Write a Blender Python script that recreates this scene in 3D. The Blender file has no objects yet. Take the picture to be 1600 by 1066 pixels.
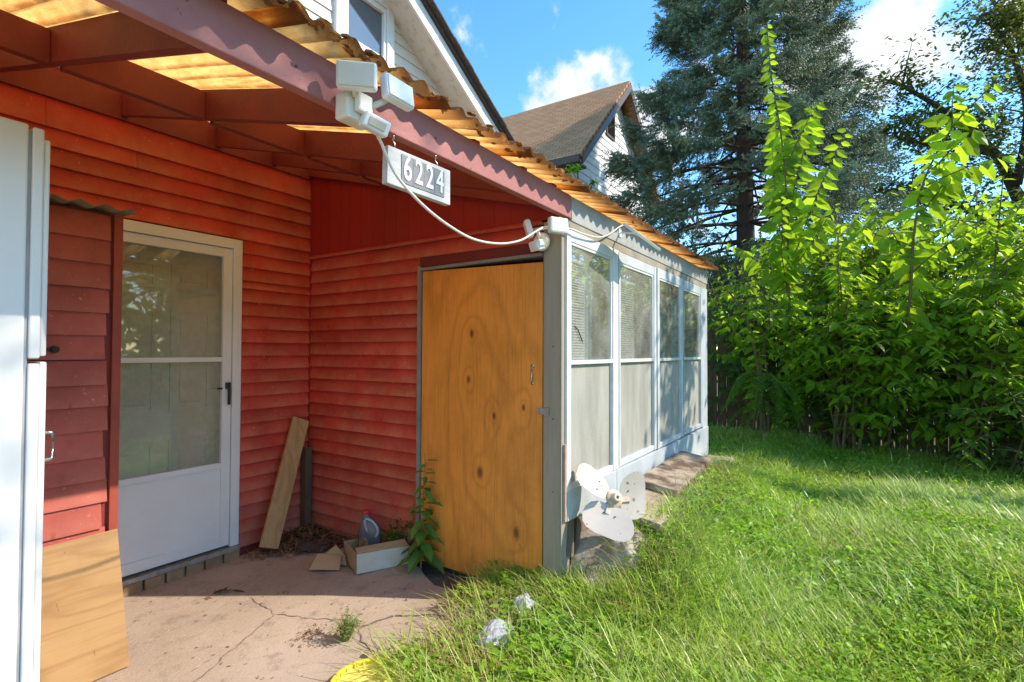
import bpy, bmesh, math, random
import numpy as np
from mathutils import Vector, Matrix, noise as mnoise
random.seed(7); RNG = np.random.default_rng(7)
S = bpy.context.scene
COL = S.collection
rad = math.radians

# ------------------------------------------------------------------ camera
CAMZ = 1.37
yaw, pit, rol = rad(33.204), rad(1.187), rad(0.193)
fw = Vector((math.cos(yaw)*math.cos(pit), math.sin(yaw)*math.cos(pit), math.sin(pit)))
rt = Vector((math.sin(yaw), -math.cos(yaw), 0)); up = rt.cross(fw)
r2 = math.cos(rol)*rt + math.sin(rol)*up; u2 = -math.sin(rol)*rt + math.cos(rol)*up
cd = bpy.data.cameras.new('camera'); cam = bpy.data.objects.new('camera', cd); COL.objects.link(cam)
M = Matrix((r2, u2, -fw)).transposed().to_4x4(); M.translation = (0, 0, CAMZ)
cam.matrix_world = M
cd.sensor_width = 36; cd.lens = 18.325; cd.clip_start = 0.05; cd.clip_end = 2000
S.camera = cam

# ------------------------------------------------------------------ sky, sun, exposure
SUN_EL = 39.0
sun_to = Vector((0.49, -0.872, 0)).normalized()*math.cos(rad(SUN_EL)) + Vector((0, 0, math.sin(rad(SUN_EL))))
W = bpy.data.worlds.new('World'); S.world = W; W.use_nodes = True
nt = W.node_tree; nt.nodes.clear()
def N(t, typ, **kw):
    n = t.nodes.new(typ)
    for k, v in kw.items(): setattr(n, k, v)
    return n
out = N(nt, 'ShaderNodeOutputWorld'); bg = N(nt, 'ShaderNodeBackground')
sky = N(nt, 'ShaderNodeTexSky', sky_type='NISHITA', sun_disc=False, sun_elevation=rad(SUN_EL),
        sun_rotation=math.atan2(sun_to.x, sun_to.y), altitude=100, air_density=1.0, dust_density=0.15, ozone_density=4.0)
bg.inputs['Strength'].default_value = 0.15
tc = N(nt, 'ShaderNodeTexCoord')
def cloud_dir(c):      # unit directions towards the clouds of that day
    return Vector(c).normalized()
CL = [((0.92, 0.44, 0.47), 0.115, 1.7), ((1.02, 0.40, 0.50), 0.10, 1.9), ((0.855, 0.50, 0.45), 0.075, 1.9),
      ((1.19, 0.00, 0.575), 0.12, 1.5), ((1.22, -0.05, 0.64), 0.09, 1.6), ((1.13, 0.06, 0.66), 0.06, 1.8),
      ((1.3, -0.30, 0.62), 0.09, 1.5), ((1.3, -0.24, 0.75), 0.10, 1.8)]
def math_node(op, a, b=None, clamp=False):
    n = N(nt, 'ShaderNodeMath', operation=op, use_clamp=clamp)
    for i, v in enumerate((a, b)):
        if v is None: continue
        if isinstance(v, (int, float)): n.inputs[i].default_value = v
        else: nt.links.new(v, n.inputs[i])
    return n.outputs[0]
acc = None
for c, rr, flat in CL:
    d = cloud_dir(c)
    sub = N(nt, 'ShaderNodeVectorMath', operation='SUBTRACT'); nt.links.new(tc.outputs['Generated'], sub.inputs[0]); sub.inputs[1].default_value = d
    mul = N(nt, 'ShaderNodeVectorMath', operation='MULTIPLY'); nt.links.new(sub.outputs[0], mul.inputs[0]); mul.inputs[1].default_value = (1, 1, flat)
    ln = N(nt, 'ShaderNodeVectorMath', operation='LENGTH'); nt.links.new(mul.outputs[0], ln.inputs[0])
    v = math_node('SUBTRACT', 1.0, math_node('DIVIDE', ln.outputs['Value'], rr*1.35), True)
    acc = v if acc is None else math_node('MAXIMUM', acc, v)
ns = N(nt, 'ShaderNodeTexNoise'); ns.inputs['Scale'].default_value = 9; ns.inputs['Detail'].default_value = 9; ns.inputs['Roughness'].default_value = 0.58
nt.links.new(tc.outputs['Generated'], ns.inputs['Vector'])
ns2 = N(nt, 'ShaderNodeTexNoise'); ns2.inputs['Scale'].default_value = 2.3; ns2.inputs['Detail'].default_value = 5
nt.links.new(tc.outputs['Generated'], ns2.inputs['Vector'])
wide = math_node('MULTIPLY', math_node('SUBTRACT', ns2.outputs['Fac'], 0.54, True), 3.0)
den = math_node('ADD', math_node('MAXIMUM', acc, wide), math_node('MULTIPLY', math_node('SUBTRACT', ns.outputs['Fac'], 0.5), 2.3))
den = math_node('MULTIPLY', math_node('SUBTRACT', den, 0.26), 2.4, True)
sm = N(nt, 'ShaderNodeMapRange', interpolation_type='SMOOTHSTEP'); nt.links.new(den, sm.inputs['Value'])
shade = N(nt, 'ShaderNodeMapRange'); nt.links.new(ns.outputs['Fac'], shade.inputs['Value'])
shade.inputs['From Min'].default_value = 0.3; shade.inputs['From Max'].default_value = 0.75
cc = N(nt, 'ShaderNodeMix', data_type='RGBA'); nt.links.new(shade.outputs[0], cc.inputs['Factor'])
cc.inputs['A'].default_value = (1.75, 1.85, 2.0, 1); cc.inputs['B'].default_value = (2.75, 2.7, 2.6, 1)
mx = N(nt, 'ShaderNodeMix', data_type='RGBA'); nt.links.new(math_node('MULTIPLY', sm.outputs[0], 0.92), mx.inputs['Factor'])
hsv = N(nt, 'ShaderNodeHueSaturation'); hsv.inputs['Saturation'].default_value = 1.22; hsv.inputs['Value'].default_value = 1.0; nt.links.new(sky.outputs['Color'], hsv.inputs['Color'])
warm = N(nt, 'ShaderNodeMix', data_type='RGBA', blend_type='MULTIPLY'); warm.inputs['Factor'].default_value = 1.0; warm.inputs['B'].default_value = (1.0, 0.93, 0.80, 1); nt.links.new(hsv.outputs[0], warm.inputs['A']); nt.links.new(warm.outputs['Result'], mx.inputs['A']); nt.links.new(cc.outputs['Result'], mx.inputs['B'])
nt.links.new(mx.outputs['Result'], bg.inputs['Color']); nt.links.new(bg.outputs[0], out.inputs[0])
sl = bpy.data.lights.new('sun', 'SUN'); sl.energy = 2.0; sl.angle = rad(0.53); sl.color = (1.0, 0.90, 0.76)
so = bpy.data.objects.new('sun', sl); COL.objects.link(so)
so.rotation_mode = 'QUATERNION'; so.rotation_quaternion = (-sun_to).to_track_quat('-Z', 'Y'); so.location = sun_to*60
S.view_settings.view_transform = 'Standard'; S.view_settings.look = 'None'; S.view_settings.exposure = 1.72; S.view_settings.gamma = 1
S.render.engine = 'CYCLES'
try:
    S.cycles.max_bounces = 10; S.cycles.diffuse_bounces = 5; S.cycles.transparent_max_bounces = 16; S.cycles.transmission_bounces = 8
    S.cycles.use_denoising = True
except Exception: pass

# ------------------------------------------------------------------ materials
def newmat(name):
    m = bpy.data.materials.new(name); m.use_nodes = True
    t = m.node_tree; t.nodes.clear()
    o = N(t, 'ShaderNodeOutputMaterial'); return m, t, o
def mixc(t, fac, a, b, blend='MIX'):
    n = N(t, 'ShaderNodeMix', data_type='RGBA', blend_type=blend)
    for key, v in (('Factor', fac), ('A', a), ('B', b)):
        if isinstance(v, (int, float)): n.inputs[key].default_value = v
        elif isinstance(v, tuple): n.inputs[key].default_value = v if len(v) == 4 else (*v, 1)
        else: t.links.new(v, n.inputs[key])
    return n.outputs['Result']
def noise(t, scale, detail=5, rough=0.55, vec=None, stretch=None, coord='Object'):
    n = N(t, 'ShaderNodeTexNoise'); n.inputs['Scale'].default_value = scale; n.inputs['Detail'].default_value = detail; n.inputs['Roughness'].default_value = rough
    if vec is None:
        vec = N(t, 'ShaderNodeTexCoord').outputs[coord]
    if stretch:
        mp = N(t, 'ShaderNodeMapping'); mp.inputs['Scale'].default_value = stretch; t.links.new(vec, mp.inputs['Vector']); vec = mp.outputs[0]
    t.links.new(vec, n.inputs['Vector']); return n.outputs['Fac']
def ramp(t, v, lo, hi):
    n = N(t, 'ShaderNodeMapRange'); n.inputs['From Min'].default_value = lo; n.inputs['From Max'].default_value = hi
    t.links.new(v, n.inputs['Value']); return n.outputs[0]
def geo_pos(t): return N(t, 'ShaderNodeNewGeometry').outputs['Position']
def surf(name, base, alt=None, scale=6, rough=0.6, bump=0.0, bscale=40, spec=0.4, stretch=None, rand=0.0, lo=0.35, hi=0.7, speck=None, metal=0.0, world=True):
    """painted or weathered surface: two tones mixed by noise, per-object variation, fine relief"""
    m, t, o = newmat(name); p = N(t, 'ShaderNodeBsdfPrincipled'); t.links.new(p.outputs[0], o.inputs[0])
    vec = geo_pos(t) if world else None
    c = None
    alt = alt or tuple(x*0.75 for x in base)
    c = mixc(t, ramp(t, noise(t, scale, 6, 0.6, vec, stretch), lo, hi), base, alt)
    if speck:
        c = mixc(t, ramp(t, noise(t, speck[1], 3, 0.6, vec), speck[2], speck[2]+0.06), c, speck[0])
    if rand:
        oi = N(t, 'ShaderNodeObjectInfo'); h = N(t, 'ShaderNodeHueSaturation'); t.links.new(c, h.inputs['Color'])
        mr = N(t, 'ShaderNodeMapRange'); t.links.new(oi.outputs['Random'], mr.inputs['Value']); mr.inputs['To Min'].default_value = 1-rand; mr.inputs['To Max'].default_value = 1+rand
        t.links.new(mr.outputs[0], h.inputs['Value']); c = h.outputs['Color']
    t.links.new(c, p.inputs['Base Color']); p.inputs['Roughness'].default_value = rough; p.inputs['Specular IOR Level'].default_value = spec; p.inputs['Metallic'].default_value = metal
    if bump:
        b = N(t, 'ShaderNodeBump'); b.inputs['Strength'].default_value = bump; b.inputs['Distance'].default_value = 0.01
        t.links.new(noise(t, bscale, 4, 0.6, vec, stretch), b.inputs['Height']); t.links.new(b.outputs[0], p.inputs['Normal'])
    return m
def siding(name, red, dust, amount):
    m, t, o = newmat(name); p = N(t, 'ShaderNodeBsdfPrincipled'); t.links.new(p.outputs[0], o.inputs[0])
    g = N(t, 'ShaderNodeTexCoord').outputs['Generated']; sx = N(t, 'ShaderNodeSeparateXYZ'); t.links.new(g, sx.inputs[0])
    pos = geo_pos(t)
    dust_shade_grad = ramp(t, sx.outputs['Z'], 0.95, 0.10)  # dust low on each board; the darker top paints in lap shade
    mm = N(t, 'ShaderNodeMath', operation='MULTIPLY'); t.links.new(dust_shade_grad, mm.inputs[0]); t.links.new(ramp(t, noise(t, 5, 6, 0.65, pos), 0.25, 0.7), mm.inputs[1])
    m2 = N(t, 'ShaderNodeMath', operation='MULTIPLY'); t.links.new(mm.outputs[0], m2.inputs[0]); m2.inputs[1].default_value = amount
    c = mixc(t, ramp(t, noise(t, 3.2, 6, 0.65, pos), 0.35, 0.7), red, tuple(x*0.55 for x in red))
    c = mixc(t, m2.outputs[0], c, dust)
    sz = N(t, 'ShaderNodeSeparateXYZ'); t.links.new(pos, sz.inputs[0]); ms = N(t, 'ShaderNodeMath', operation='MULTIPLY'); t.links.new(ramp(t, sz.outputs['Z'], 0.55, 0.02), ms.inputs[0]); t.links.new(ramp(t, noise(t, 9, 6, 0.7, pos), 0.25, 0.75), ms.inputs[1])
    c = mixc(t, ms.outputs[0], c, (0.33, 0.17, 0.115))
    c = mixc(t, ramp(t, noise(t, 11, 5, 0.7, pos, (1, 1, .25)), 0.68, 0.76), c, tuple(x*.55 for x in red))
    c = mixc(t, ramp(t, noise(t, 60, 3, 0.6, pos), 0.66, 0.74), c, tuple(x*1.25 for x in dust))
    oi = N(t, 'ShaderNodeObjectInfo'); h = N(t, 'ShaderNodeHueSaturation'); t.links.new(c, h.inputs['Color'])
    mr = N(t, 'ShaderNodeMapRange'); t.links.new(oi.outputs['Random'], mr.inputs['Value']); mr.inputs['To Min'].default_value = 0.88; mr.inputs['To Max'].default_value = 1.12
    t.links.new(mr.outputs[0], h.inputs['Value']); t.links.new(h.outputs[0], p.inputs['Base Color'])
    p.inputs['Roughness'].default_value = 0.62; p.inputs['Specular IOR Level'].default_value = 0.3
    b = N(t, 'ShaderNodeBump'); b.inputs['Strength'].default_value = 0.25; b.inputs['Distance'].default_value = 0.004
    t.links.new(noise(t, 30, 6, 0.7, pos, (1, 1, 3)), b.inputs['Height']); t.links.new(b.outputs[0], p.inputs['Normal'])
    return m
def leafmat(name, dark, light, trans, tfac=0.45, rough=0.45, spec=0.4):
    m, t, o = newmat(name); p = N(t, 'ShaderNodeBsdfPrincipled'); tr = N(t, 'ShaderNodeBsdfTranslucent'); mxs = N(t, 'ShaderNodeMixShader')
    gi = N(t, 'ShaderNodeNewGeometry')
    oi = N(t, 'ShaderNodeObjectInfo'); ad = N(t, 'ShaderNodeMath', operation='ADD'); t.links.new(gi.outputs['Random Per Island'], ad.inputs[0]); t.links.new(oi.outputs['Random'], ad.inputs[1])
    fr_ = N(t, 'ShaderNodeMath', operation='FRACT'); t.links.new(ad.outputs[0], fr_.inputs[0]); rnd = fr_.outputs[0]
    c = mixc(t, rnd, dark, light)
    c = mixc(t, ramp(t, noise(t, 1.3, 4, 0.6, gi.outputs['Position']), 0.35, 0.7), c, tuple(0.5*(a+b)*k for a, b, k in zip(dark, light, (1.25, 1.05, 0.8))))
    t.links.new(c, p.inputs['Base Color']); p.inputs['Roughness'].default_value = rough; p.inputs['Specular IOR Level'].default_value = spec
    tr.inputs['Color'].default_value = (*trans, 1)
    tv = N(t, 'ShaderNodeHueSaturation'); tv.inputs['Color'].default_value = (*trans, 1)
    t.links.new(ramp(t, rnd, -0.7, 1.0), tv.inputs['Value']); t.links.new(tv.outputs[0], tr.inputs['Color'])
    mxs.inputs[0].default_value = tfac
    t.links.new(p.outputs[0], mxs.inputs[1]); t.links.new(tr.outputs[0], mxs.inputs[2]); t.links.new(mxs.outputs[0], o.inputs[0])
    return m
def woodmat(name, light, dark, axis, scale=1.0, knots=None, rough=0.55, spec=0.35, ring=9.0, warp=0.6, rand=0.0, figure=0.62):
    """plain-sawn veneer: stretched ring figure; knots = world points the figure bends around"""
    m, t, o = newmat(name); p = N(t, 'ShaderNodeBsdfPrincipled'); t.links.new(p.outputs[0], o.inputs[0])
    pos = geo_pos(t)
    st = {'z': (1.0, 1.0, 0.10), 'x': (0.12, 1.0, 1.0), 'y': (1.0, 0.12, 1.0)}[axis]
    mp = N(t, 'ShaderNodeMapping'); mp.inputs['Scale'].default_value = st; t.links.new(pos, mp.inputs['Vector'])
    nz = N(t, 'ShaderNodeTexNoise'); nz.inputs['Scale'].default_value = 2.6*scale; nz.inputs['Detail'].default_value = 3; t.links.new(mp.outputs[0], nz.inputs['Vector'])
    h = N(t, 'ShaderNodeMath', operation='MULTIPLY'); t.links.new(nz.outputs['Fac'], h.inputs[0]); h.inputs[1].default_value = ring
    val = h.outputs[0]; core = None
    for k, (kp, kr) in enumerate(knots or []):
        sb = N(t, 'ShaderNodeVectorMath', operation='SUBTRACT'); t.links.new(pos, sb.inputs[0]); sb.inputs[1].default_value = kp
        mu = N(t, 'ShaderNodeVectorMath', operation='MULTIPLY'); t.links.new(sb.outputs[0], mu.inputs[0]); mu.inputs[1].default_value = (0, 1.25, 0.72)
        ln = N(t, 'ShaderNodeVectorMath', operation='LENGTH'); t.links.new(mu.outputs[0], ln.inputs[0])
        e = N(t, 'ShaderNodeMath', operation='DIVIDE'); e.inputs[0].default_value = kr*6.0
        a = N(t, 'ShaderNodeMath', operation='ADD'); t.links.new(ln.outputs['Value'], a.inputs[0]); a.inputs[1].default_value = kr*1.3
        t.links.new(a.outputs[0], e.inputs[1])
        ad = N(t, 'ShaderNodeMath', operation='ADD'); t.links.new(val, ad.inputs[0]); t.links.new(e.outputs[0], ad.inputs[1]); val = ad.outputs[0]
        cr = ramp(t, ln.outputs['Value'], kr, kr*0.35)
        if core is None: core = cr
        else:
            mxn = N(t, 'ShaderNodeMath', operation='MAXIMUM'); t.links.new(core, mxn.inputs[0]); t.links.new(cr, mxn.inputs[1]); core = mxn.outputs[0]
    fr = N(t, 'ShaderNodeMath', operation='PINGPONG'); t.links.new(val, fr.inputs[0]); fr.inputs[1].default_value = 0.5
    rg = ramp(t, fr.outputs[0], 0.28, 0.5)
    fine = noise(t, 90*scale, 3, 0.6, pos, {'z': (1, 1, 0.04), 'x': (0.04, 1, 1), 'y': (1, 0.04, 1)}[axis])
    c = mixc(t, ramp(t, noise(t, 1.7, 4, 0.6, pos), 0.3, 0.75), light, tuple(0.8*a+0.2*b for a, b in zip(light, dark)))
    f1 = N(t, 'ShaderNodeMath', operation='MULTIPLY'); t.links.new(rg, f1.inputs[0]); f1.inputs[1].default_value = figure
    c = mixc(t, f1.outputs[0], c, dark)
    blot = N(t, 'ShaderNodeMath', operation='MULTIPLY'); t.links.new(ramp(t, noise(t, 4.5, 6, 0.7, pos, (1, 1, .5)), 0.45, 0.75), blot.inputs[0]); blot.inputs[1].default_value = 0.55
    c = mixc(t, blot.outputs[0], c, dark)
    f2 = N(t, 'ShaderNodeMath', operation='MULTIPLY'); t.links.new(ramp(t, fine, 0.5, 0.75), f2.inputs[0]); f2.inputs[1].default_value = 0.48
    c = mixc(t, f2.outputs[0], c, dark)
    c = mixc(t, ramp(t, noise(t, 26, 2, 0.5, pos, (1, 1, 0.35)), 0.74, 0.82), c, tuple(x*0.45 for x in dark))
    if core is not None: c = mixc(t, core, c, (dark[0]*.6, dark[1]*.6, dark[2]*.6))
    if rand:
        oi = N(t, 'ShaderNodeObjectInfo'); hs = N(t, 'ShaderNodeHueSaturation'); t.links.new(c, hs.inputs['Color'])
        mr = N(t, 'ShaderNodeMapRange'); t.links.new(oi.outputs['Random'], mr.inputs['Value']); mr.inputs['To Min'].default_value = 1-rand; mr.inputs['To Max'].default_value = 1+rand
        t.links.new(mr.outputs[0], hs.inputs['Value']); c = hs.outputs[0]
    t.links.new(c, p.inputs['Base Color']); p.inputs['Roughness'].default_value = rough; p.inputs['Specular IOR Level'].default_value = spec
    b = N(t, 'ShaderNodeBump'); b.inputs['Strength'].default_value = 0.15; b.inputs['Distance'].default_value = 0.003
    t.links.new(fine, b.inputs['Height']); t.links.new(b.outputs[0], p.inputs['Normal'])
    return m
def glassmat(name, tint, dust, refl=0.9, dustcol=(0.45, 0.45, 0.42), rough=0.02):
    m, t, o = newmat(name)
    tp = N(t, 'ShaderNodeBsdfTransparent'); tp.inputs[0].default_value = (*tint, 1)
    gl = N(t, 'ShaderNodeBsdfGlossy'); gl.inputs['Roughness'].default_value = rough; gl.inputs['Color'].default_value = (refl, refl, refl, 1)
    df = N(t, 'ShaderNodeBsdfDiffuse'); df.inputs[0].default_value = (*dustcol, 1)
    lw = N(t, 'ShaderNodeLayerWeight'); lw.inputs['Blend'].default_value = 0.5
    pw = N(t, 'ShaderNodeMath', operation='POWER'); t.links.new(lw.outputs['Facing'], pw.inputs[0]); pw.inputs[1].default_value = 4.0
    fr = N(t, 'ShaderNodeMath', operation='MULTIPLY_ADD'); t.links.new(pw.outputs[0], fr.inputs[0]); fr.inputs[1].default_value = 0.85; fr.inputs[2].default_value = 0.09
    pos = geo_pos(t)
    b = N(t, 'ShaderNodeBump'); b.inputs['Strength'].default_value = 0.06; b.inputs['Distance'].default_value = 0.01
    t.links.new(noise(t, 2.5, 2, 0.5, pos), b.inputs['Height']); t.links.new(b.outputs[0], gl.inputs['Normal'])
    m1 = N(t, 'ShaderNodeMixShader'); m2 = N(t, 'ShaderNodeMixShader')
    du = N(t, 'ShaderNodeMath', operation='MULTIPLY'); t.links.new(ramp(t, noise(t, 5, 7, 0.7, pos), 0.2, 0.8), du.inputs[0]); du.inputs[1].default_value = dust*2
    t.links.new(du.outputs[0], m1.inputs[0]); t.links.new(tp.outputs[0], m1.inputs[1]); t.links.new(df.outputs[0], m1.inputs[2])
    t.links.new(fr.outputs[0], m2.inputs[0]); t.links.new(m1.outputs[0], m2.inputs[1]); t.links.new(gl.outputs[0], m2.inputs[2])
    t.links.new(m2.outputs[0], o.inputs[0]); return m

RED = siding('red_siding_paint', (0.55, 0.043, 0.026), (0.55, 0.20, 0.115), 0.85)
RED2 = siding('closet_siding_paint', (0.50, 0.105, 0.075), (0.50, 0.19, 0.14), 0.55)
REDBEAM = surf('red_beam_paint', (0.215, 0.030, 0.023), (0.155, 0.025, 0.02), 5, 0.6, 0.2, 40, speck=((0.12, 0.03, 0.02), 22, 0.68))
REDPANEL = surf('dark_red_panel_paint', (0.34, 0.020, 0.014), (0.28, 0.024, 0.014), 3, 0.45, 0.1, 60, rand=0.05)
FASCIA = surf('faded_red_fascia_paint', (0.40, 0.155, 0.14), (0.34, 0.115, 0.10), 4, 0.6, 0.3, 35, speck=((0.14, 0.06, 0.05), 40, 0.70))
GREYPAINT = surf('grey_header_paint', (0.40, 0.40, 0.38), (0.30, 0.30, 0.27), 5, 0.6, 0.2, 40, speck=((0.16, 0.14, 0.11), 18, 0.68))
FRAMEBLUE = surf('pale_blue_frame_paint', (0.49, 0.52, 0.53), (0.36, 0.40, 0.41), 4, 0.55, 0.2, 50, speck=((0.20, 0.19, 0.17), 30, 0.72))
FRAMEWHITE = surf('white_frame_metal', (0.72, 0.71, 0.68), (0.56, 0.56, 0.53), 6, 0.4, 0.1, 60, speck=((0.30, 0.28, 0.25), 34, 0.73))
POSTGREY = surf('weathered_grey_timber', (0.36, 0.315, 0.235), (0.25, 0.215, 0.155), 7, 0.8, 0.6, 45, stretch=(1, 1, 0.12), speck=((0.30, 0.28, 0.24), 30, 0.72))
TRIMGREY = surf('grey_trim_paint', (0.26, 0.25, 0.23), (0.19, 0.18, 0.16), 8, 0.6, 0.2, 50)
WHITEPAINT = surf('white_paint', (0.76, 0.75, 0.72), (0.66, 0.65, 0.62), 3, 0.5, 0.1, 50)
VINYL = surf('white_vinyl_siding', (0.72, 0.68, 0.60), (0.66, 0.62, 0.55), 2, 0.5, rand=0.03)
VINYL2 = surf('neighbour_siding', (0.80, 0.79, 0.77), (0.72, 0.72, 0.72), 1, 0.55, rand=0.03)
DOORWHITE = surf('white_door_enamel', (0.75, 0.78, 0.77), (0.68, 0.71, 0.70), 3, 0.4, speck=((0.36, 0.33, 0.28), 25, 0.74))
INNERDOOR = surf('inner_door_paint', (0.80, 0.80, 0.74), (0.74, 0.74, 0.68), 2, 0.5)
FRIDGE = surf('white_appliance_enamel', (0.80, 0.785, 0.76), (0.75, 0.735, 0.71), 1.5, 0.3, spec=0.5)
CHROME = surf('dull_chrome', (0.6, 0.6, 0.58), (0.4, 0.4, 0.38), 20, 0.25, metal=0.9)
BLACK = surf('black_hardware', (0.02, 0.02, 0.02), (0.035, 0.03, 0.025), 20, 0.45)
DARKMETAL = surf('dark_rusty_metal', (0.07, 0.06, 0.05), (0.13, 0.07, 0.035), 9, 0.7, 0.3, 40)
GALV = surf('galvanised_steel', (0.42, 0.41, 0.38), (0.26, 0.24, 0.20), 25, 0.5, metal=0.5)
BRICKM = surf('tan_brick', (0.38, 0.25, 0.14), (0.28, 0.17, 0.09), 18, 0.85, 0.5, 60, rand=0.22)
MORTAR = surf('mortar', (0.30, 0.27, 0.23), None, 20, 0.9)
ROCK = surf('weathered_stone', (0.42, 0.35, 0.27), (0.20, 0.15, 0.10), 6, 0.9, 1.0, 22, speck=((0.10, 0.11, 0.05), 9, 0.62))
SOIL = surf('dark_soil', (0.085, 0.062, 0.045), (0.05, 0.038, 0.028), 9, 0.95, 1.0, 40, speck=((0.19, 0.15, 0.11), 60, 0.66))
ASPH = surf('dirty_broken_concrete', (0.13, 0.105, 0.085), (0.085, 0.07, 0.058), 12, 0.95, 0.9, 70, speck=((0.24, 0.2, 0.16), 90, 0.66))
PLASTICW = surf('cream_plastic', (0.78, 0.75, 0.66), (0.70, 0.66, 0.55), 6, 0.35)
PLASTICW2 = surf('white_plastic', (0.82, 0.82, 0.80), (0.74, 0.74, 0.71), 6, 0.35)
LENS = surf('lamp_lens_plastic', (0.58, 0.54, 0.43), (0.50, 0.46, 0.36), 10, 0.22)
CABLE = surf('white_cable_rubber', (0.72, 0.70, 0.63), (0.6, 0.58, 0.5), 15, 0.5)
SOLAR = surf('solar_cells', (0.03, 0.035, 0.05), (0.06, 0.06, 0.07), 60, 0.2)
SIGNBOARD = surf('weathered_pale_grey_wood', (0.55, 0.55, 0.54), (0.40, 0.40, 0.39), 10, 0.7, 0.5, 50, stretch=(0.15, 1, 1))
SIGNTILE = surf('grey_number_plate', (0.22, 0.22, 0.22), (0.18, 0.18, 0.18), 30, 0.5)
DIGITW = surf('white_digit', (0.85, 0.85, 0.84), None, 5, 0.4)
CARD = surf('brown_cardboard', (0.44, 0.30, 0.17), (0.36, 0.24, 0.13), 8, 0.85, 0.1, 60)
CARDW = surf('whitened_cardboard', (0.60, 0.54, 0.44), (0.48, 0.42, 0.33), 7, 0.8, 0.1, 60)
JUGM = surf('smoky_grey_plastic', (0.12, 0.115, 0.12), (0.09, 0.085, 0.09), 6, 0.3)
JUGL = surf('jug_label_print', (0.30, 0.12, 0.05), (0.35, 0.24, 0.10), 34, 0.5, lo=0.45, hi=0.5)
REDCAP = surf('red_plastic', (0.55, 0.03, 0.03), (0.45, 0.03, 0.03), 5, 0.35)
YELLOW = surf('yellow_plastic', (0.85, 0.68, 0.03), (0.78, 0.60, 0.06), 4, 0.4, speck=((0.35, 0.27, 0.10), 40, 0.72))
YELLOWIN = surf('sun_bleached_yellow_plastic', (0.86, 0.74, 0.16), (0.78, 0.66, 0.13), 5, 0.5, 0.1, 30, speck=((0.45, 0.38, 0.15), 30, 0.70))
FANM = surf('fan_blade_enamel', (0.62, 0.54, 0.46), (0.54, 0.46, 0.39), 6, 0.5, speck=((0.30, 0.17, 0.09), 28, 0.64))
FANHUB = surf('rust_stained_hub', (0.62, 0.54, 0.42), (0.36, 0.20, 0.09), 14, 0.55, lo=0.45, hi=0.75)
OLDPLANK = woodmat('weathered_plank', (0.46, 0.36, 0.26), (0.24, 0.16, 0.10), 'x', 1.6, ring=14, rough=0.85, spec=0.15)
DIRTPLANK = surf('dirt_crusted_plank', (0.40, 0.31, 0.22), (0.12, 0.075, 0.045), 5, 0.95, 0.9, 30, lo=0.42, hi=0.58)
LEANWOOD = woodmat('pine_board', (0.52, 0.33, 0.15), (0.34, 0.18, 0.07), 'z', 1.4, ring=10)
PLYDOOR = woodmat('varnished_plywood', (0.84, 0.315, 0.048), (0.34, 0.115, 0.020), 'z', 1.0, rough=0.42, spec=0.4, ring=4, figure=0.28,
    knots=[((2.54, 1.958, 1.483), .026), ((2.54, 1.981, 1.199), .022), ((2.54, 1.788, .989), .022), ((2.54, 1.582, 1.051), .020), ((2.54, 1.89, .643), .034), ((2.54, 1.63, .33), .036)])
PLYSHEET = woodmat('raw_plywood', (0.36, 0.215, 0.085), (0.25, 0.125, 0.042), 'x', 1.3, rough=0.6, ring=11)
PICKETM = woodmat('cedar_picket', (0.20, 0.125, 0.075), (0.11, 0.065, 0.04), 'z', 1.6, ring=9, rough=0.85, spec=0.15, rand=0.2)
BARK = surf('dark_bark', (0.075, 0.055, 0.042), (0.04, 0.03, 0.024), 8, 0.95, 1.0, 30, stretch=(1, 1, 0.3))
BARKR = surf('reddish_spruce_bark', (0.11, 0.070, 0.050), (0.055, 0.035, 0.028), 6, 0.95, 1.0, 25)
STEM = surf('brown_green_stem', (0.16, 0.12, 0.05), (0.10, 0.075, 0.035), 10, 0.7)
STEMG = surf('green_stem', (0.22, 0.26, 0.06), (0.30, 0.20, 0.06), 14, 0.6)
SPRUCE = leafmat('blue_spruce_needles', (0.080, 0.125, 0.075), (0.27, 0.34, 0.235), (0.14, 0.20, 0.08), 0.25, 0.6, 0.3)
LEAFB = leafmat('bright_mulberry_leaf', (0.10, 0.20, 0.014), (0.20, 0.35, 0.028), (0.66, 0.95, 0.035), 0.6, 0.42, 0.3)
LEAFM = leafmat('mid_green_leaf', (0.055, 0.125, 0.016), (0.10, 0.20, 0.026), (0.36, 0.62, 0.03), 0.50, 0.45, 0.3)
LEAFD = leafmat('deep_green_creeper_leaf', (0.040, 0.11, 0.018), (0.08, 0.17, 0.026), (0.20, 0.42, 0.03), 0.42, 0.45, 0.3)
LEAFT = leafmat('olive_tree_leaf', (0.05, 0.075, 0.018), (0.10, 0.125, 0.03), (0.24, 0.29, 0.03), 0.42, 0.5, 0.3)
WEEDLEAF = leafmat('weed_leaf', (0.08, 0.20, 0.035), (0.13, 0.28, 0.05), (0.25, 0.50, 0.06), 0.38, 0.45)
GRASS = leafmat('grass_blade', (0.22, 0.38, 0.035), (0.57, 0.67, 0.17), (0.70, 0.95, 0.09), 0.48, 0.42, 0.45)
CLOVER = leafmat('clover_leaf', (0.16, 0.34, 0.022), (0.30, 0.49, 0.05), (0.54, 0.90, 0.04), 0.45, 0.45)
DRYGRASS = leafmat('dry_grass', (0.34, 0.28, 0.12), (0.50, 0.42, 0.20), (0.40, 0.33, 0.12), 0.35, 0.6, 0.2)
LITTER = leafmat('dead_leaf', (0.09, 0.05, 0.03), (0.27, 0.17, 0.10), (0.14, 0.08, 0.03), 0.2, 0.8, 0.15)
GLASSP = glassmat('dusty_window_glass', (0.93, 0.95, 0.94), 0.19, dustcol=(0.60, 0.60, 0.55))
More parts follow.
